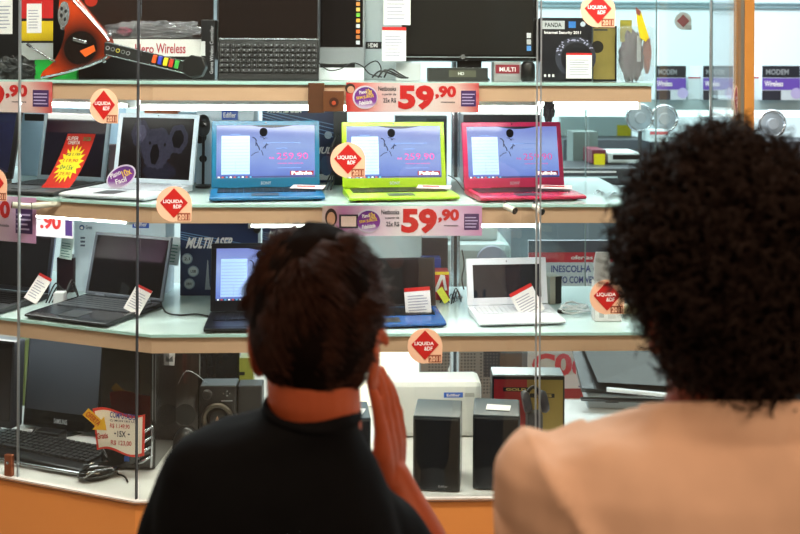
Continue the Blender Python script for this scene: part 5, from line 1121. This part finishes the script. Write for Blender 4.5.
hs_c = Vector((hc.x, hc.y-.004, hc.z+.010))-root_off; hr = (.0785, .097, .110)
fdir = Matrix.Rotation(R(-14), 3, 'Z') @ Vector((0, 1, 0))
def hshape(d):
    k = 1+.035*noise.noise(d*3+Vector((4, 0, 0)))
    if d.z > .2: k += .055*(d.z-.2)*(1+.8*noise.noise(d*5))
    f = d.dot(fdir)
    if d.z < -.1 : k *= 1-.10*min(1, (-.1-d.z))
    return k
def hreg(d):
    f = d.dot(fdir); side = abs(d.dot(Matrix.Rotation(R(-14), 3, 'Z') @ Vector((1, 0, 0))))
    if d.z > .45: return f < .85
    if f > .28: return False if d.z < .35 else f < .6
    if f > -.22: return d.z > (.0 if f < .1 else .1)
    return d.z > -.93+.30*side**2
cap = MB().ell(hs_c, hr, 56, 40, fn=hshape)
# keep only the faces in the hair region
keep = []
for f in cap.f:
    m_ = sum((Vector(cap.v[i]) for i in f), Vector())/len(f); d = Vector(((m_.x-hs_c[0])/hr[0], (m_.y-hs_c[1])/hr[1], (m_.z-hs_c[2])/hr[2])).normalized()
    if hreg(d): keep.append(f)
cap.f = keep
hairm = M((64, 34, 22), .5, nz=.35, scale=120, spec=.25)
capo = put('hair', cap, M((20, 12, 9), .9, nz=.3, scale=60, spec=.05), boy, smooth=True)
sd = capo.modifiers.new('thickness', 'SOLIDIFY'); sd.thickness = .006; sd.offset = -1
def hlen(d): return .036 if d.z > .25 else (.020 if d.z > -.3 else .011)
crown = Vector((-.15, -.35, .9)).normalized()
def hcomb(d, p):
    v = d-crown*d.dot(crown); sw = crown.cross(d)*.5
    g = v.normalized()+sw if v.length > .05 else Vector((1, 0, 0))
    if d.z > .5: g += Vector((.5, .6, 0))
    return g+Vector((0, 0, -.3))
hb = strands(MB(), hs_c, hr, 15000, hreg, hlen, hcomb, .0011, seed=5, lift=.14, noise_amp=.42, shapefn=hshape)
ho = put('hair_strands', hb, hairm, capo, smooth=True); ho['kind'] = 'stuff'

# ---------- curly person
pc = at(728, 400, 1.0); PX, PY = pc.x, 1.0; off2 = Vector((PX, PY, 0))
per = thing('person', 'person with big dark curly hair in a peach t-shirt seen from behind', 'person', (PX, PY, 0))
V = lambda x, y, z: Vector((PX+x, PY+y, z))
hc2 = Vector((PX+.004, PY+.03, at(728, 296, 1.0).z))
mb = MB(); Rz2 = head_into(mb, hc2, R(6), 1.02)
mb.limb([V(0, .0, 1.22), V(0, .005, 1.28), Vector((hc2.x, hc2.y-.026, hc2.z-.06)), Vector((hc2.x, hc2.y-.01, hc2.z))], [.075, .058, .055, .06], 24, 5)
tor = [(0, 0, .72, .16, .105), (0, 0, .80, .168, .11), (0, 0, .92, .140, .09), (0, 0, 1.03, .145, .092), (0, 0, 1.13, .168, .10), (0, 0, 1.17, .165, .088), (0, 0, 1.195, .150, .074), (0, 0, 1.215, .115, .060), (0, 0, 1.23, .08, .052)]
mb.loft([(PX+a, PY+b, c, d, e) for a, b, c, d, e in tor])
for sx in (-1, 1):
    mb.limb([V(sx*.085, 0, .78), V(sx*.095, .01, .42), V(sx*.10, -.01, .08)], [.092, .060, .040], 16, 6)
    mb.limb([V(sx*.10, -.02, .05), V(sx*.105, .13, .032)], [.040, .028], 14, 5)
    mb.limb([V(sx*.135, 0, 1.165), V(sx*.175, .01, 1.08), V(sx*.190, .03, .93), V(sx*.195, .10, .73)], [.042, .046, .038, .026], 16, 6)
    hand_into(mb, V(sx*.199, .105, .72), Vector((0, .12, -1)), Vector((0, -1, 0)), Vector((-sx, 0, 0)), .17, curl=.25)
me = fuse(mb, .004, 5); shift_mesh(me, off2); put('body', me, skin_mat((138, 64, 40)), per, smooth=True); face_details(per, Rz2, off2, 1.02)
sh_ = MB()
pro = [(.70, .185, .125), (.80, .188, .128), (.95, .185, .118), (1.05, .196, .12), (1.12, .214, .122), (1.165, .226, .116), (1.200, .228, .104), (1.218, .218, .092), (1.231, .194, .082), (1.242, .160, .074), (1.250, .126, .068), (1.258, .108, .070), (1.272, .094, .066), (1.285, .088, .063)]
sh_.loft([(PX, PY-.004, z, a, d) for z, a, d in pro], 56, 2.25)
for sx in (-1, 1):
    sh_.limb([V(sx*.165, 0, 1.160), V(sx*.175, .008, 1.12), V(sx*.178, .02, 1.0)], [.052, .056, .058], 20, 6)
me = fuse(sh_, .005, 7); shift_mesh(me, off2); wrinkle(me, .011, 9, 7, .4); wrinkle(me, .004, 22, 3, .25); folds(me, .010, 8); clamp_neck(me)
pm = M((238, 194, 166), .85, nz=.03, scale=60, bump=.08, spec=.15)
put('t_shirt', me, pm, per, smooth=True)
ring = [Vector((.086*math.cos(a), -.004+.066*math.sin(a), neck_plane(.066*math.sin(a)))) for a in [2*math.pi*k/32 for k in range(33)]]
put('collar', MB().tube(ring, .005, 8), pm, per, smooth=True)
tr = MB().loft([(PX, PY, .68, .182, .12), (PX, PY, .78, .182, .122), (PX, PY, .86, .160, .108)], 32)
for sx in (-1, 1): tr.limb([V(sx*.088, 0, .74), V(sx*.098, .01, .42), V(sx*.103, -.008, .11)], [.104, .078, .064], 18, 6)
me = fuse(tr, .008, 6); shift_mesh(me, off2); put('trousers', me, M((52, 60, 84), .8), per, smooth=True)
for sx in (-1, 1):
    m_ = MB().limb([V(sx*.10, -.04, .05), V(sx*.104, .06, .046), V(sx*.108, .15, .036)], [.047, .046, .034], 18, 5)
    q = put('shoe', shift_mesh(fuse(m_, .005, 3), off2), M((150, 150, 156), .5), per, smooth=True)
    put('sole', MB().plate([(sx*.104+.047*math.cos(a), .055+.145*math.sin(a)) for a in [2*math.pi*k/24 for k in range(24)]], .0005, .014), WHITE, q)
cc = Vector((hc2.x+.000, hc2.y-.022, at(722, 266, 1.0).z))-off2; cr_ = (.111, .112, .137)
def cshape(d):
    k = 1+.10*noise.noise(d*2.2+Vector((1, 7, 0)))+.05*noise.noise(d*6)
    return k
def squeeze(z):
    t = min(1, max(0, (-.08-z/cr_[2])/.22)); return 1-.22*t*t*(3-2*t)
fd2 = Matrix.Rotation(R(6), 3, 'Z') @ Vector((0, 1, 0))
def creg(d):
    f = d.dot(fd2)
    if f > .55 and d.z < .35: return False
    return d.z > -.92
base_ = MB().ell(cc, tuple(r*.93 for r in cr_), 64, 44, fn=cshape)
base_.v = [(cc.x+(x-cc.x)*squeeze(z-cc.z), y, z) for x, y, z in base_.v]
keep = []
for f in base_.f:
    m_ = sum((Vector(base_.v[i]) for i in f), Vector())/len(f); d = Vector(((m_.x-cc[0])/cr_[0], (m_.y-cc[1])/cr_[1], (m_.z-cc[2])/cr_[2])).normalized()
    if creg(d): keep.append(f)
base_.f = keep
bo = put('hair', base_, M((16, 11, 10), .9, nz=.3, scale=60, spec=.05), per, smooth=True); sd = bo.modifiers.new('thickness', 'SOLIDIFY'); sd.thickness = .01; sd.offset = -1
rnd = random.Random(12); curls = MB(); n = 0
while n < 4200:
    z = rnd.uniform(-1, 1); a = rnd.uniform(0, 2*math.pi); q = math.sqrt(1-z*z); d = Vector((q*math.cos(a), q*math.sin(a), z))
    if not creg(d): continue
    k = cshape(d)*rnd.uniform(.90, 1.0); p = Vector((cc[0]+cr_[0]*d.x*k, cc[1]+cr_[1]*d.y*k, cc[2]+cr_[2]*d.z*k)); p.x = cc.x+(p.x-cc.x)*squeeze(p.z-cc.z)
    ax = (d*.5+Vector((rnd.uniform(-1, 1), rnd.uniform(-1, 1), rnd.uniform(-1.3, .5)))*.8).normalized()
    u = ax.orthogonal().normalized(); v = ax.cross(u); R0 = rnd.uniform(.0035, .0085); L = rnd.uniform(.012, .034); tw = rnd.uniform(5, 11); ph = rnd.uniform(0, 6.28); S_ = 9
    pts = [p+ax*(L*t/S_)+(u*math.cos(ph+tw*t/S_)+v*math.sin(ph+tw*t/S_))*R0*(.6+.4*math.sin(math.pi*t/S_)) for t in range(S_+1)]
    curls.tube(pts, [rnd.uniform(.0010, .0019)*(1-.6*(t/S_)**2) for t in range(S_+1)], 4); n += 1
co = put('curls', curls, M((40, 26, 21), .6, nz=.4, scale=90, spec=.15), bo, smooth=True); co['kind'] = 'stuff'
# ------------------------------------------------------------------ view
sc.view_settings.view_transform = 'Standard'; sc.view_settings.look = 'None'; sc.view_settings.gamma = 1; sc.view_settings.exposure = 0.0
try: sc.cycles.use_denoising = True; sc.cycles.max_bounces = 8; sc.cycles.transparent_max_bounces = 24
except Exception: pass
